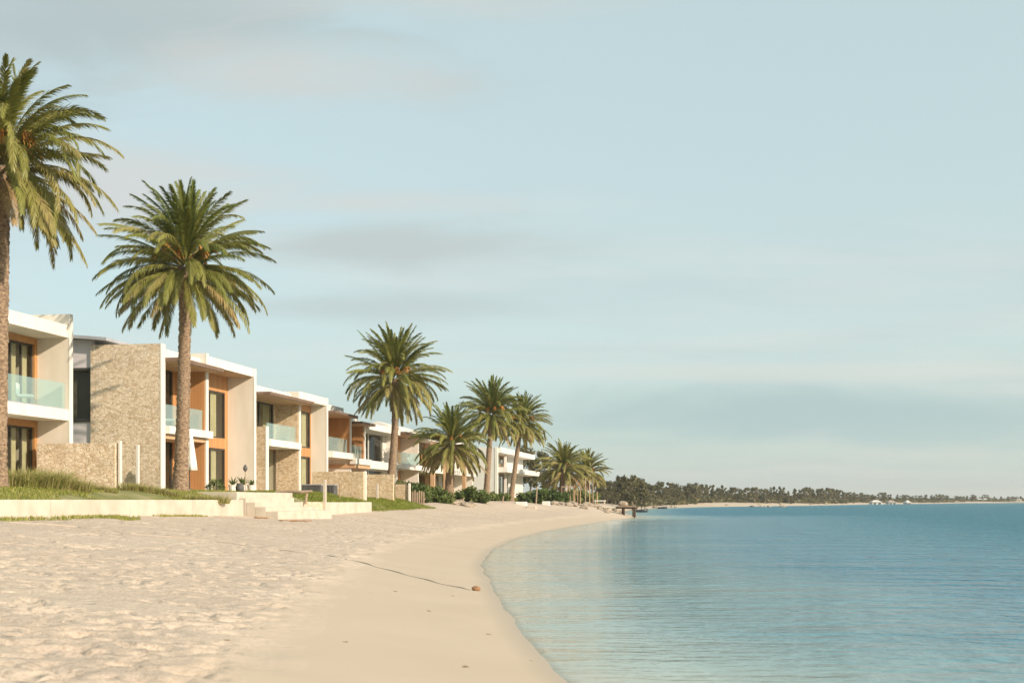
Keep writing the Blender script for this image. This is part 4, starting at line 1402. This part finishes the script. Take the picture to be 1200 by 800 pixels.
for rank, (px0, px1, step, back) in enumerate(((704, 1212, 6.4, 16), (701, 1212, 7.0, 34), (698, 1215, 9.0, 60))):
    px = px0
    while px < px1:
        dsh = max(235, shore_depth(max(px, 748)))
        d = dsh + back * (1.0 + dsh / 900) + g.random() * 14 - (40 if px < 760 else 0) * (1 - rank * 0.3)
        p = at(px, 586, d); p.z = far_ground(p.x, p.y)
        ytop = np.interp(px, TOPS_X, TOPS_Y) + abs(g.normal(0, 5.0 if px < 980 else 1.6)) - 1.2
        if px > 1000 and g.random() < 0.12: ytop -= 2.6
        want = EYE + (HY - ytop) * d / F - p.z
        i = int(g.integers(0, len(PROT)))
        hh = [7.5, 6.5, 7.2, 8.0, 6.0, 7.0, 7.4][i]
        s = max(0.35, want / (hh * 1.0))
        if px < 830: lab, grp = 'olive tree of the near shore wood across the bay', 'trees of the near shore wood'
        elif px < 1000: lab, grp = 'grey green tree in the middle of the far shore wood', 'trees in the middle of the shore wood'
        else: lab, grp = 'tiny hazy tree on the distant low point at right', 'trees on the distant low point'
        place_tree(PROT[i], p, s, lab, grp, 1.0 if px < 1000 else 1.6)
        px += step * (0.6 + 0.8 * g.random()) * (1.0 if px < 1000 else 1.25)

# taller trees by the farthest house
for k, (px, d, ytop, label) in enumerate(((622, 176, 524, 'tall thin tree rising right behind the farthest house'), (638, 180, 533, 'drooping tree between the farthest house and the low bushy palm'),
                                          (606, 190, 520, 'dark tree mostly hidden behind the palm that leans right'), (650, 186, 545, 'lower tree whose top meets the low bushy palm'),
                                          (712, 205, 575, 'small scrubby tree right of the last palm'))):
    p = at(px, 586, d); p.z = 1.4
    tm_, cm = tree_proto(230 + k, 8, 5.5, 'round', 0.22, 90)
    place_tree((tm_, cm), p, (EYE + (HY - ytop) * d / F - 1.4) / 8.0, label, None)


# undergrowth that closes the far wood
def undergrowth():
    V = []; TN = []
    cs = []; rs = []
    px = 690
    while px < 1225:
        dsh = max(225, shore_depth(max(px, 748)))
        for b in (22, 42, 75):
            d = dsh + b * (1 + dsh / 900)
            p = at(px + g.normal(0, 2), 586, d)
            ytop = np.interp(px, TOPS_X, TOPS_Y)
            hh = (HY - ytop) * d / F * (0.16 + 0.28 * g.random())
            cs.append((p.x, p.y, ground(p.x, p.y) + hh * 0.5)); rs.append(max(0.9, hh * 0.55))
        px += 2.6
    cs = np.array(cs); rs = np.array(rs)
    for c, r in zip(cs, rs):
        v, q, t = leaf_cloud(g, [c], [r], 40, 0.30 + c[1] / 2500, 1.0, 0.35)
        # wider than tall
        v[:, 0] = c[0] + (v[:, 0] - c[0]) * 2.2
        V.append(v); TN.append(t)
    V = np.concatenate(V); TN = np.concatenate(TN)
    me = np_mesh('undergrowth', V, np.arange(len(V)).reshape(-1, 4), None, {'tone': TN})
    o = link('undergrowth', me, M['fartree'], recalc=False)
    tag(o, 'dense low scrub filling the wood along the far shore', 'undergrowth', kind='stuff')


undergrowth()


# ------------------------------------------------------------------ rocks
def rock_mesh(seed):
    import bmesh
    bm = bmesh.new()
    bmesh.ops.create_icosphere(bm, subdivisions=3, radius=1)
    g_ = np.random.default_rng(seed)
    planes = g_.standard_normal((11, 3)); planes /= np.linalg.norm(planes, axis=1, keepdims=True)
    lim = 0.62 + 0.3 * g_.random(11)
    for v in bm.verts:
        c = np.array(v.co)
        for n_, l in zip(planes, lim):
            e = c @ n_ - l
            if e > 0: c = c - n_ * e * 0.85
        c += 0.03 * g_.standard_normal(3)
        v.co = c
    me = bpy.data.meshes.new('boulder'); bm.to_mesh(me); bm.free()
    me.materials.append(M['rock'])
    return me


RM = [rock_mesh(300 + i) for i in range(5)]


def rock(px, py, size, lab, grp, d=None, flat=0.62):
    p = cast(px, py) if d is None else at(px, py, d)
    if d is not None: p.z = max(ground(p.x, p.y), -0.1)
    o = bpy.data.objects.new('shore_rock', RM[int(random.random() * 5)]); COL.objects.link(o)
    o.location = p + Vector((0, 0, size * 0.2)); o.rotation_euler = (random.uniform(-.2, .2), random.uniform(-.2, .2), random.random() * 6.28)
    o.scale = (size * random.uniform(0.9, 1.3), size * random.uniform(0.8, 1.1), size * flat)
    return tag(o, lab, 'rock', grp)


for i in range(34):
    px = 643 + 84 * (i / 33) + random.uniform(-2, 2)
    py = 597.5 + 5.5 * max(0, (px - 660) / 70) * random.random() + random.uniform(-1.5, 1.2)
    d = 118 + random.random() * 22 + (px - 640) * 0.06
    rock(px, py, random.uniform(0.2, 0.55), 'tan boulder in the rock pile along the shore left of the small jetty', 'boulders by the small jetty', d)
for i in range(10):
    px = 519 + 3.9 * i + random.uniform(-1, 1)
    rock(px, 593, random.uniform(0.22, 0.45), 'pale rock in the heap at the foot of the short palm', 'rocks by the short palm', 94 + random.random() * 5)
for i in range(9):
    rock(905 + random.uniform(-28, 20), 595, random.uniform(0.35, 0.8), 'dark rock breaking the water off the far beach', 'rocks in the water off the far beach', 330 + random.random() * 15, 0.5)

# ------------------------------------------------------------------ things on the terrace and the sand
# closed parasol
p = gp(222.3, 55.5)
root = empty('closed_parasol', (p.x, p.y, 2.1), 'folded white parasol beside the second palm trunk', 'parasol')
MB().lathe([(0.025, 0), (0.025, 2.75)], 8).build('pole', M['frame'], root)
MB().lathe([(0.22, 0), (0.22, 0.05), (0.06, 0.1), (0.06, 0.12)], 14).build('base', M['darkbox'], root)
mb = MB(); vs = []; n = 24
for i, (r, z) in enumerate(((0.27, 0.9), (0.24, 1.2), (0.17, 1.8), (0.10, 2.4), (0.03, 2.7))):
    for j in range(n):
        rr = r * (1 + 0.28 * math.cos(j * math.pi * 2 * 6 / n))
        vs.append((rr * math.cos(2 * math.pi * j / n), rr * math.sin(2 * math.pi * j / n), z))
fs = [(i * n + j, i * n + (j + 1) % n, (i + 1) * n + (j + 1) % n, (i + 1) * n + j) for i in range(4) for j in range(n)] + [tuple(range(n)), tuple(4 * n + j for j in range(n))]
mb.add(vs, fs).build('canopy', M['canvas'], root, True)

def balcony_chair(u, v, z, lab):
    root = empty('balcony_chair', row_pt(u, v, z), lab, 'chair', rz=ROW + 0.4)
    MB().bbox(-0.28, 0.28, -0.28, 0.28, 0.34, 0.44, 0.03).build('seat', M['canvas'], root)
    MB().bbox(-0.34, -0.24, -0.28, 0.28, 0.42, 0.86, 0.03).build('backrest', M['canvas'], root)
    for x in (-0.25, 0.25):
        for y in (-0.25, 0.25):
            MB().box(x - 0.02, x + 0.02, y - 0.02, y + 0.02, 0.0, 0.35).build('leg', M['driftwood'], root)


balcony_chair(U(30, -0.7), -0.7, 5.2, 'pale lounge chair behind the balcony glass of the white house at left')
balcony_chair(U(197, -0.7), -0.7, 5.07, 'pale lounge chair on the balcony beside the tall stone wall')

# garden lamp on a thin pole
p = gp(287.5, 53.6)
root = empty('garden_lamp', (p.x, p.y, 1.75), 'thin garden lamp with dark round head at the steps', 'lamp')
MB().lathe([(0.018, 0), (0.018, 1.15)], 8).build('pole', M['driftwood'], root)
MB().lathe([(0.02, 1.15), (0.07, 1.2), (0.10, 1.28), (0.07, 1.37), (0.02, 1.45)], 14).build('lamp_head', M['darkbox'], root, True)


def agave(px, d, z, h, label, pot='white'):
    p = at(px, 586, d)
    root = empty('potted_agave', (p.x, p.y, z), label, 'potted plant')
    MB().lathe([(0.17, 0), (0.24, 0.36), (0.26, 0.38), (0.22, 0.38), (0.2, 0.33)], 16).build('pot', M[pot], root)
    mb = MB()
    for i in range(16):
        a = i * 2.4; e = 0.35 + 0.9 * random.random()
        L_ = h * random.uniform(0.7, 1.1)
        dx, dy, dz = math.cos(a) * math.cos(e), math.sin(a) * math.cos(e), math.sin(e)
        sx, sy = -math.sin(a) * 0.035, math.cos(a) * 0.035
        b = (0, 0, 0.34)
        m_ = (dx * L_ * 0.5, dy * L_ * 0.5, 0.34 + dz * L_ * 0.55); t = (dx * L_, dy * L_, 0.34 + dz * L_ * 0.9)
        mb.add([(b[0] - sx, b[1] - sy, b[2]), (b[0] + sx, b[1] + sy, b[2]), (m_[0] + sx * 1.2, m_[1] + sy * 1.2, m_[2]), (m_[0] - sx * 1.2, m_[1] - sy * 1.2, m_[2]), t],
               [(0, 1, 2, 3), (3, 2, 4)], 0.5 + 0.2 * random.random())
    mb.build('leaves', M['leaf'], root)


agave(273, 64, 2.1, 0.55, 'spiky plant in white pot, leftmost by the beige end wall')
agave(284, 65.5, 2.1, 0.72, 'taller spiky plant in pot near the middle of the beige end wall')
agave(295, 64.5, 2.1, 0.5, 'spiky plant in white pot nearest the white wall edge')
p = at(281, 586, 58.5)
root = empty('garden_pot', (p.x, p.y, 2.04), 'dark round pot on the terrace behind the garden lamp', 'pot')
MB().lathe([(0.10, 0), (0.19, 0.14), (0.20, 0.28), (0.13, 0.40), (0.15, 0.44), (0.12, 0.44), (0.10, 0.36)], 18).build('body', M['darkbox'], root, True)
p = at(252, 586, 61.0)
o = bush('potted_shrub', Vector((p.x, p.y, 2.08)), 0.7, 0.6, 0.8, 47, 'dark small shrub by the lower window of the portal bay', 0.06, 60)

# slate grey planters
for px0, px1, d, lab in ((353.5, 377, 68.5, 'long slate grey planter box below the narrow window bay'), (381.5, 392, 69.5, 'shorter slate grey planter box right of the pale post')):
    p = at(px0, 586, d); ln = (px1 - px0) / F * d
    root = empty('planter_box', (p.x, p.y, 2.0), lab, 'planter', rz=ROW)
    mb = MB()
    mb.bbox(0, ln, 0, 0.6, 0, 0.50, 0.015)
    mb.build('box', M['darkbox'], root)
    mb = MB()
    for i in range(3):
        mb.box(ln * i / 3 + 0.03, ln * (i + 1) / 3 - 0.03, -0.018, -0.002, 0.05, 0.45)
    mb.build('side_panel', M['darkbox'], root)
    MB().bbox(-0.03, ln + 0.03, -0.03, 0.63, 0.502, 0.56, 0.01).build('rim', M['roofgrey'], root)

# rustic driftwood bench on the landing
p = at(343, 586, 57.5)
root = empty('driftwood_bench', (p.x, p.y, 1.62), 'rustic driftwood bench at the head of the beach steps', 'bench', rz=ROW)
mb = MB(); mb.tube([(-0.8, 0, 0.44), (-0.2, 0.05, 0.47), (0.4, -0.02, 0.45), (0.9, 0.03, 0.49)], [0.07, 0.08, 0.075, 0.05], 8); mb.build('seat', M['driftwood'], root)
for x in (-0.55, 0.6):
    MB().tube([(x, 0, -0.1), (x + 0.05, 0.02, 0.40)], [0.07, 0.055], 7).build('leg', M['driftwood'], root)

# reddish driftwood on the sand
for i, (px, py, ln, lab) in enumerate(((345, 611, 1.3, 'long reddish driftwood branch on the sand below the steps'), (306, 607.5, 0.55, 'short reddish driftwood stick on the sand near the steps'))):
    p = cast(px, py, 20)
    mb = MB(); k = 7
    mb.tube([(-ln / 2 + ln * j / (k - 1), 0.03 * math.sin(j * 1.9), 0.03 + 0.02 * math.sin(j * 2.3)) for j in range(k)], [0.03 + 0.012 * math.sin(j) for j in range(k)], 7)
    mb.tube([(ln * 0.15, 0, 0.03), (ln * 0.33, 0.14, 0.07)], [0.018, 0.008], 5)
    o = mb.build('driftwood_branch', M['rust'], None, True); o.location = p; o.rotation_euler = (0, 0, 0.1)
    tag(o, lab, 'driftwood')

# thin tube added in place of a cast shadow line, ending at the rusty stone
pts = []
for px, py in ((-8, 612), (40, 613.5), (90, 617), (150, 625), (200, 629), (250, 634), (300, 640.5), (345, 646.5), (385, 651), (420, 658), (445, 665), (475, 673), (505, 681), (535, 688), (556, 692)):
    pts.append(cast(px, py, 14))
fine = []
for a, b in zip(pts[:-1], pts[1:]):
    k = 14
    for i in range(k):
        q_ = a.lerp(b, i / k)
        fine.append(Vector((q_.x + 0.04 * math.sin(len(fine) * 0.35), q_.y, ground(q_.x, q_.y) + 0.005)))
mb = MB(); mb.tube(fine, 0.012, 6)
o = mb.build('sand_shadow_line', M['shadow_line'], None, True); tag(o, 'thin grey tube standing in for a shadow line across the beach to the waterline', 'shadow_line')
p = cast(558, 692, 14)
o = bpy.data.objects.new('waterline_stone', RM[2].copy()); COL.objects.link(o); o.data.materials.clear(); o.data.materials.append(M['rust'])
o.location = p + Vector((0, 0, 0.04)); o.scale = (0.085, 0.07, 0.06); tag(o, 'small rusty orange stone at the waterline', 'stone')

# scraps of seaweed on the smooth sand
SEA = []
for i in range(3):
    mb = MB()
    for j in range(14):
        a = random.random() * 6.28; r = random.random() * 0.05
        mb.tube([(math.cos(a) * r, math.sin(a) * r, 0.0), (math.cos(a + 0.6) * (r + 0.05), math.sin(a + 0.6) * (r + 0.05), 0.025 * random.random() + 0.01), (math.cos(a + 1.0) * (r + 0.10), math.sin(a + 1.0) * (r + 0.10), 0.004)], [0.007, 0.008, 0.003], 4)
    me = bpy.data.meshes.new('seaweed_scrap'); me.from_pydata(mb.v, [], mb.f); me.materials.append(M['weed']); SEA.append(me)
for i, (px, py) in enumerate(((404, 752), (434, 695), (502, 716), (572, 743), (622, 774), (545, 781), (530, 698), (464, 693), (632, 754), (250, 742), (265, 750), (648, 700), (180, 760))):
    p = cast(px, py, 5)
    o = bpy.data.objects.new('seaweed_scrap', SEA[i % 3]); COL.objects.link(o)
    o.location = p; o.rotation_euler = (0, 0, random.random() * 6); s = random.uniform(0.2, 0.42); o.scale = (s, s, s)
    tag(o, 'dark scrap of dried seaweed lying on the smooth sand', 'seaweed', 'seaweed scraps on the smooth sand')


# white blocks and seat under the far palms
def block(px0, px1, py, d, z1, lab, mat='white', dep=0.8):
    p = at(px0, py, d); ln = (px1 - px0) / F * d
    z0 = min(ground(p.x, p.y), 1.0) - 0.2
    o = MB().bbox(0, ln, 0, dep, z0, z1, 0.04).build('concrete_block', M[mat]); o.location = (p.x, p.y, 0); o.rotation_euler = (0, 0, -0.1)
    tag(o, lab, 'block')


block(604, 617, 594, 112, 1.58, 'white concrete block on the sand right of the leaning palm')
block(617, 628, 596, 111, 1.25, 'lower cream slab touching the white concrete block', 'concrete')
block(635, 644, 592, 118, 1.62, 'white block standing alone before the low bushy palm')
block(560, 604, 597, 110, 1.10, 'long flat cream kerb along the sand under the two slim palms', 'concrete', 0.5)

p = at(703, 590, 140)
root = empty('beach_table', (p.x, p.y, 0.9), 'white table with legs at the rocks right of the last palms', 'table')
MB().bbox(-0.65, 0.65, -0.35, 0.35, 0.70, 0.80, 0.02).build('tabletop', M['white'], root)
for sx in (-0.5, 0.5):
    for sy in (-0.25, 0.25):
        MB().box(sx - 0.05, sx + 0.05, sy - 0.05, sy + 0.05, -0.3, 0.70).build('leg', M['concrete'], root)

# slender stakes and rails under the last palms
for i, px in enumerate((652, 664, 668, 673, 677, 680, 686, 691, 695, 700)):
    d = 146 + random.random() * 6
    p = at(px, 586, d)
    top = random.uniform(3.0, 4.4) if px < 696 else 2.7
    mb = MB(); mb.tube([(0, 0, 0.4), (random.uniform(-.05, .05), 0, top)], [0.075, 0.05], 6)
    o = mb.build('garden_stake', M['soffit' if i % 2 else 'driftwood']); o.location = (p.x, p.y, 0)
    tag(o, 'slender pale stake standing under the two last palms', 'stake', 'stakes under the last palms')
p = at(658, 586, 145.5)
root = empty('garden_rail', (p.x, p.y, 1.2), 'pale weathered handrail frame in front of the low bushy palm', 'rail')
MB().box(0, 1.4, -0.03, 0.03, 2.0, 2.1).build('top_rail', M['driftwood'], root)
for x in (0.0, 0.65, 1.34):
    MB().box(x, x + 0.06, -0.03, 0.03, -0.6, 2.0).build('upright', M['driftwood'], root)
for px, d, zt, lab in ((627.5, 118, 3.0, 'weathered leaning post right of the farthest house'), (541, 97, 1.9, 'bleached stump in the rock heap by the short palm'), (588, 112, 2.1, 'thin pale post between the two slim palms')):
    p = at(px, 586, d)
    mb = MB(); mb.tube([(0, 0, 0.6), (0.06, 0, 1.6), (0.16, 0.02, zt)], [0.08, 0.07, 0.05], 7)
    o = mb.build('timber_post', M['driftwood']); o.location = (p.x, p.y, 0); tag(o, lab, 'post')

# small jetty
p = at(727, 604, 127)
root = empty('small_jetty', (p.x, p.y, 0.0), 'small old jetty on dark piles at the tip of the sand', 'jetty')
mb = MB()
for i in range(9):
    mb.box(-0.3 + i * 0.2, -0.3 + i * 0.2 + 0.18, -1.1, 1.1, 1.05, 1.13)
mb.build('deck', M['driftwood'], root)
for y in (-0.8, 0.8):
    MB().box(-0.4, 1.65, y - 0.09, y + 0.09, 0.88, 1.045).build('beam', M['pile'], root)
    for x in (0.28, 1.35):
        MB().tube([(x, y, -0.6), (x + 0.02, y, 1.2)], [0.11, 0.09], 8).build('pile', M['pile'], root)
o = bpy.data.objects.new('shore_rock', RM[1]); COL.objects.link(o); o.location = (p.x + 0.25, p.y, 1.33); o.scale = (0.55, 0.5, 0.32)
tag(o, 'pale rock heaped on the deck of the small jetty', 'rock')


# boats
def boat(px0, px1, d, lab, mat='hull', seatmat='driftwood'):
    p = at((px0 + px1) / 2, 586, d); ln = (px1 - px0) / F * d
    root = empty('rowing_boat', (p.x, p.y, 0), lab, 'boat')
    mb = MB(); vs = []; n = 13
    sec = 7
    for i in range(n):
        t = i / (n - 1); x = -ln / 2 + ln * t
        w = 0.62 * math.sin(math.pi * min(1, 0.12 + 0.62 * (1 - t) + 0.0)) if False else 0.62 * (1 - (2 * t - 0.85) ** 4 / 1.9 if t > 0.42 else 0.97) * (1 if t < 0.97 else 0.35)
        sh = 0.36 + 0.18 * t * t
        for j in range(sec):
            a = math.pi * j / (sec - 1)
            vs.append((x, -w * math.cos(a), sh - (sh + 0.12) * math.sin(a) ** 0.8))
    fs = [(i * sec + j, i * sec + j + 1, (i + 1) * sec + j + 1, (i + 1) * sec + j) for i in range(n - 1) for j in range(sec - 1)]
    fs += [tuple(range(sec)), tuple((n - 1) * sec + j for j in range(sec))]
    hu = mb.add(vs, fs).build('hull', M[mat], root, True)
    so = hu.modifiers.new('thick', 'SOLIDIFY'); so.thickness = 0.04
    for x in (-ln * 0.2, ln * 0.15):
        MB().box(x - 0.12, x + 0.12, -0.5, 0.5, 0.24, 0.28).build('thwart', M[seatmat], root)


boat(744, 759, 183, 'dark low rowing boat afloat just beyond the small jetty')
boat(771, 782, 258, 'small dark dinghy close under the far beach')

# ------------------------------------------------------------------ houses on the far shore
for i, (px, w, d, ytop, lab) in enumerate(((1028, 11, 545, 585.7, 'white cottage at the left end of the far houses'), (1046, 9, 560, 585.8, 'second white cottage from the left on the far shore'),
                                           (1065, 5, 575, 585.5, 'narrow white cottage with trees on both sides'), (1135, 9, 840, 584.0, 'low white house beyond the far beach'),
                                           (1152, 12, 860, 584.0, 'widest white house on the distant point'), (1174, 8, 890, 584.2, 'white house second from the right picture edge'), (1192, 10, 905, 584.0, 'white house at the right picture edge'))):
    p = at(px, 586, d); z0 = ground(p.x, p.y) - 0.1
    W = w / F * d; zt = EYE + (HY - ytop) * d / F
    root = empty('shore_cottage', (p.x, p.y, z0), lab, 'house', 'white houses on the far shore')
    Hh = zt - z0
    wall_h = Hh * 0.62
    MB().box(-W / 2, W / 2, 0, 5, 0, wall_h).build('wall', M['offwhite'], root)
    mb = MB().add([(-W / 2 - .3, -.4, wall_h), (W / 2 + .3, -.4, wall_h), (W / 2 + .3, 5.4, wall_h), (-W / 2 - .3, 5.4, wall_h), (-W / 2 + 1.0, 2.5, Hh), (W / 2 - 1.0, 2.5, Hh)],
                  [(0, 1, 5, 4), (2, 3, 4, 5), (1, 2, 5), (3, 0, 4), (3, 2, 1, 0)])
    mb.build('roof', M['redroof' if i % 2 else 'offwhite'], root)
    for k in range(2):
        x = -W / 4 + k * W / 2
        MB().box(x - 0.5, x + 0.5, -0.04, -0.002, wall_h * 0.3, wall_h * 0.75).build('window', M['frame'], root)
for i, (px, d) in enumerate(((769, 272), (787, 300), (792, 300), (852, 356), (890, 380), (915, 398), (950, 440), (968, 470))):
    rock(px, 589, random.uniform(0.4, 0.8), 'pale boulder on the sand of the far beach', 'boulders on the far beach', d)

# ------------------------------------------------------------------ haze: thin even sea air round the whole place
hz = MB().box(-900, 6200, -170, 6200, -8, 45)
hm, nt, b, o_ = new_mat('sea_haze')
nt.nodes.remove(b)
vol = nt.nodes.new('ShaderNodeVolumePrincipled'); vol.inputs['Color'].default_value = (0.92, 0.93, 0.92, 1)
vol.inputs['Density'].default_value = 0.00022; vol.inputs['Anisotropy'].default_value = 0.2
L(nt, vol.outputs[0], o_.inputs['Volume'])
tag(hz.build('haze', hm), kind='stuff')

# ------------------------------------------------------------------ camera
cam = bpy.data.cameras.new('camera')
cam.sensor_fit = 'HORIZONTAL'; cam.sensor_width = 36; cam.lens = F / 1200 * 36
cam.shift_y = (HY - 400) / 1200
cam.clip_start = 0.1; cam.clip_end = 12000
cam.dof.use_dof = True; cam.dof.focus_distance = 48; cam.dof.aperture_fstop = 2.8
co_ = bpy.data.objects.new('camera', cam); COL.objects.link(co_)
co_.location = (0, 0, EYE); co_.rotation_euler = (R(90), 0, 0)
SC.camera = co_

# ------------------------------------------------------------------ light
to_sun = Vector((SUN_DIR.x * math.cos(SUN_EL), SUN_DIR.y * math.cos(SUN_EL), math.sin(SUN_EL)))
sl = bpy.data.lights.new('sun', 'SUN'); sl.energy = 3.6; sl.angle = R(0.8); sl.color = (1.0, 0.85, 0.68)
so_ = bpy.data.objects.new('sun', sl); COL.objects.link(so_)
so_.rotation_euler = to_sun.to_track_quat('Z', 'Y').to_euler(); so_.location = (30, -30, 40)

w = bpy.data.worlds.new('World'); SC.world = w
w.use_nodes = True
nt = w.node_tree; nt.nodes.clear()
out = nt.nodes.new('ShaderNodeOutputWorld'); bg = nt.nodes.new('ShaderNodeBackground')
L(nt, bg.outputs[0], out.inputs[0])
sky = nt.nodes.new('ShaderNodeTexSky'); sky.sky_type = 'NISHITA'; sky.sun_disc = False
sky.sun_elevation = SUN_EL; sky.sun_rotation = math.atan2(to_sun.x, to_sun.y)
sky.air_density = 1.0; sky.dust_density = 2.0; sky.ozone_density = 1.5; sky.altitude = 0
tc = nt.nodes.new('ShaderNodeTexCoord')
sx = N(nt, 'ShaderNodeSeparateXYZ'); L(nt, tc.outputs['Generated'], sx.inputs[0])
zc = N(nt, 'ShaderNodeMath', operation='MAXIMUM'); L(nt, sx.outputs[2], zc.inputs[0]); zc.inputs[1].default_value = 0.0
za = N(nt, 'ShaderNodeMath', operation='ADD'); L(nt, zc.outputs[0], za.inputs[0]); za.inputs[1].default_value = 0.10
dx = N(nt, 'ShaderNodeMath', operation='DIVIDE'); L(nt, sx.outputs[0], dx.inputs[0]); L(nt, za.outputs[0], dx.inputs[1])
dy = N(nt, 'ShaderNodeMath', operation='DIVIDE'); L(nt, sx.outputs[1], dy.inputs[0]); L(nt, za.outputs[0], dy.inputs[1])
cb = N(nt, 'ShaderNodeCombineXYZ'); L(nt, dx.outputs[0], cb.inputs[0]); L(nt, dy.outputs[0], cb.inputs[1])
mp = N(nt, 'ShaderNodeMapping'); mp.inputs['Location'].default_value = (3.1, 1.7, 0); mp.inputs['Rotation'].default_value = (0, 0, 0.25); mp.inputs['Scale'].default_value = (0.55, 1.0, 1); L(nt, cb.outputs[0], mp.inputs[0])
n1 = noise(nt, mp.outputs[0], 0.9, 6, 0.52); n1.inputs['Distortion'].default_value = 0.6
cm = ramp(nt, n1.outputs[0], [(0.43, (0, 0, 0)), (0.60, (1, 1, 1))])
# veil of thin high haze, then soft cloud
GAIN = 1.0
veil = N(nt, 'ShaderNodeMix', data_type='RGBA'); veil.inputs[0].default_value = 0.64
L(nt, sky.outputs[0], veil.inputs[6]); veil.inputs[7].default_value = (4.55, 5.55, 5.2, 1)
cl = N(nt, 'ShaderNodeMix', data_type='RGBA')
cf = N(nt, 'ShaderNodeMath', operation='MULTIPLY'); L(nt, cm.outputs[0], cf.inputs[0]); cf.inputs[1].default_value = 0.42
L(nt, cf.outputs[0], cl.inputs[0]); L(nt, veil.outputs[2], cl.inputs[6]); 
n2 = noise(nt, mp.outputs[0], 2.1, 5, 0.55)
cc = ramp(nt, n2.outputs[0], [(0.38, (0.60, 0.68, 0.68)), (0.62, (0.80, 0.80, 0.76))])
sc_ = N(nt, 'ShaderNodeVectorMath', operation='SCALE'); L(nt, cc.outputs[0], sc_.inputs[0]); sc_.inputs['Scale'].default_value = 6.0
L(nt, sc_.outputs[0], cl.inputs[7])
# a few cloud banks that stand in fixed directions over the bay
ymax = N(nt, 'ShaderNodeMath', operation='MAXIMUM'); L(nt, sx.outputs[1], ymax.inputs[0]); ymax.inputs[1].default_value = 0.05
qa = N(nt, 'ShaderNodeMath', operation='DIVIDE'); L(nt, sx.outputs[0], qa.inputs[0]); L(nt, ymax.outputs[0], qa.inputs[1])
qb = N(nt, 'ShaderNodeMath', operation='DIVIDE'); L(nt, sx.outputs[2], qb.inputs[0]); L(nt, ymax.outputs[0], qb.inputs[1])
qc = N(nt, 'ShaderNodeCombineXYZ'); L(nt, qa.outputs[0], qc.inputs[0]); L(nt, qb.outputs[0], qc.inputs[1])
qm = N(nt, 'ShaderNodeMapping'); qm.inputs['Scale'].default_value = (1.0, 3.6, 1); L(nt, qc.outputs[0], qm.inputs[0])
qn = noise(nt, qm.outputs[0], 5.0, 6, 0.55); qn.inputs['Distortion'].default_value = 0.5
last = cl.outputs[2]
for cx, cz, wx, wz, col, amt, soft in ((-0.33, 0.37, 0.24, 0.055, (2.95, 3.5, 3.6), 0.85, 0.30), (-0.19, 0.335, 0.12, 0.028, (4.2, 4.3, 4.15), 0.75, 0.25), (-0.34, 0.245, 0.14, 0.035, (4.3, 4.4, 4.3), 0.8, 0.25),
                                       (-0.09, 0.200, 0.13, 0.022, (3.45, 3.95, 3.95), 0.95, 0.22), (-0.12, 0.232, 0.10, 0.012, (4.3, 4.4, 4.25), 0.7, 0.2), (-0.11, 0.150, 0.13, 0.012, (3.5, 4.1, 4.15), 0.8, 0.2),
                                       (0.25, 0.066, 0.40, 0.026, (2.9, 3.85, 3.85), 0.95, 0.10), (0.22, 0.100, 0.30, 0.007, (4.5, 4.75, 4.5), 0.6, 0.22), (-0.05, 0.39, 0.16, 0.016, (4.0, 4.2, 4.1), 0.6, 0.25)):
    u1 = N(nt, 'ShaderNodeMath', operation='MULTIPLY_ADD'); L(nt, qa.outputs[0], u1.inputs[0]); u1.inputs[1].default_value = 1 / wx; u1.inputs[2].default_value = -cx / wx
    v1 = N(nt, 'ShaderNodeMath', operation='MULTIPLY_ADD'); L(nt, qb.outputs[0], v1.inputs[0]); v1.inputs[1].default_value = 1 / wz; v1.inputs[2].default_value = -cz / wz
    uv = N(nt, 'ShaderNodeCombineXYZ'); L(nt, u1.outputs[0], uv.inputs[0]); L(nt, v1.outputs[0], uv.inputs[1])
    ln = N(nt, 'ShaderNodeVectorMath', operation='LENGTH'); L(nt, uv.outputs[0], ln.inputs[0])
    # noise eats into the edge of each bank
    nn = N(nt, 'ShaderNodeMath', operation='MULTIPLY_ADD'); L(nt, qn.outputs[0], nn.inputs[0]); nn.inputs[1].default_value = 2.6; L(nt, ln.outputs['Value'], nn.inputs[2])
    fm = N(nt, 'ShaderNodeMapRange', interpolation_type='SMOOTHSTEP'); fm.inputs['From Min'].default_value = 2.75; fm.inputs['From Max'].default_value = 1.2 + soft
    fm.inputs['To Min'].default_value = 0.0; fm.inputs['To Max'].default_value = amt; L(nt, nn.outputs[0], fm.inputs[0])
    mxc = N(nt, 'ShaderNodeMix', data_type='RGBA'); L(nt, fm.outputs[0], mxc.inputs[0]); L(nt, last, mxc.inputs[6]); mxc.inputs[7].default_value = (*col, 1)
    last = mxc.outputs[2]
L(nt, last, bg.inputs[0])
bg.inputs[1].default_value = 0.093

SC.view_settings.view_transform = 'Standard'; SC.view_settings.look = 'None'
SC.view_settings.exposure = 0.76; SC.view_settings.gamma = 1.0
SC.view_settings.use_curve_mapping = False
SC.render.engine = 'CYCLES'
SC.cycles.max_bounces = 6; SC.cycles.transparent_max_bounces = 12
SC.cycles.use_denoising = True
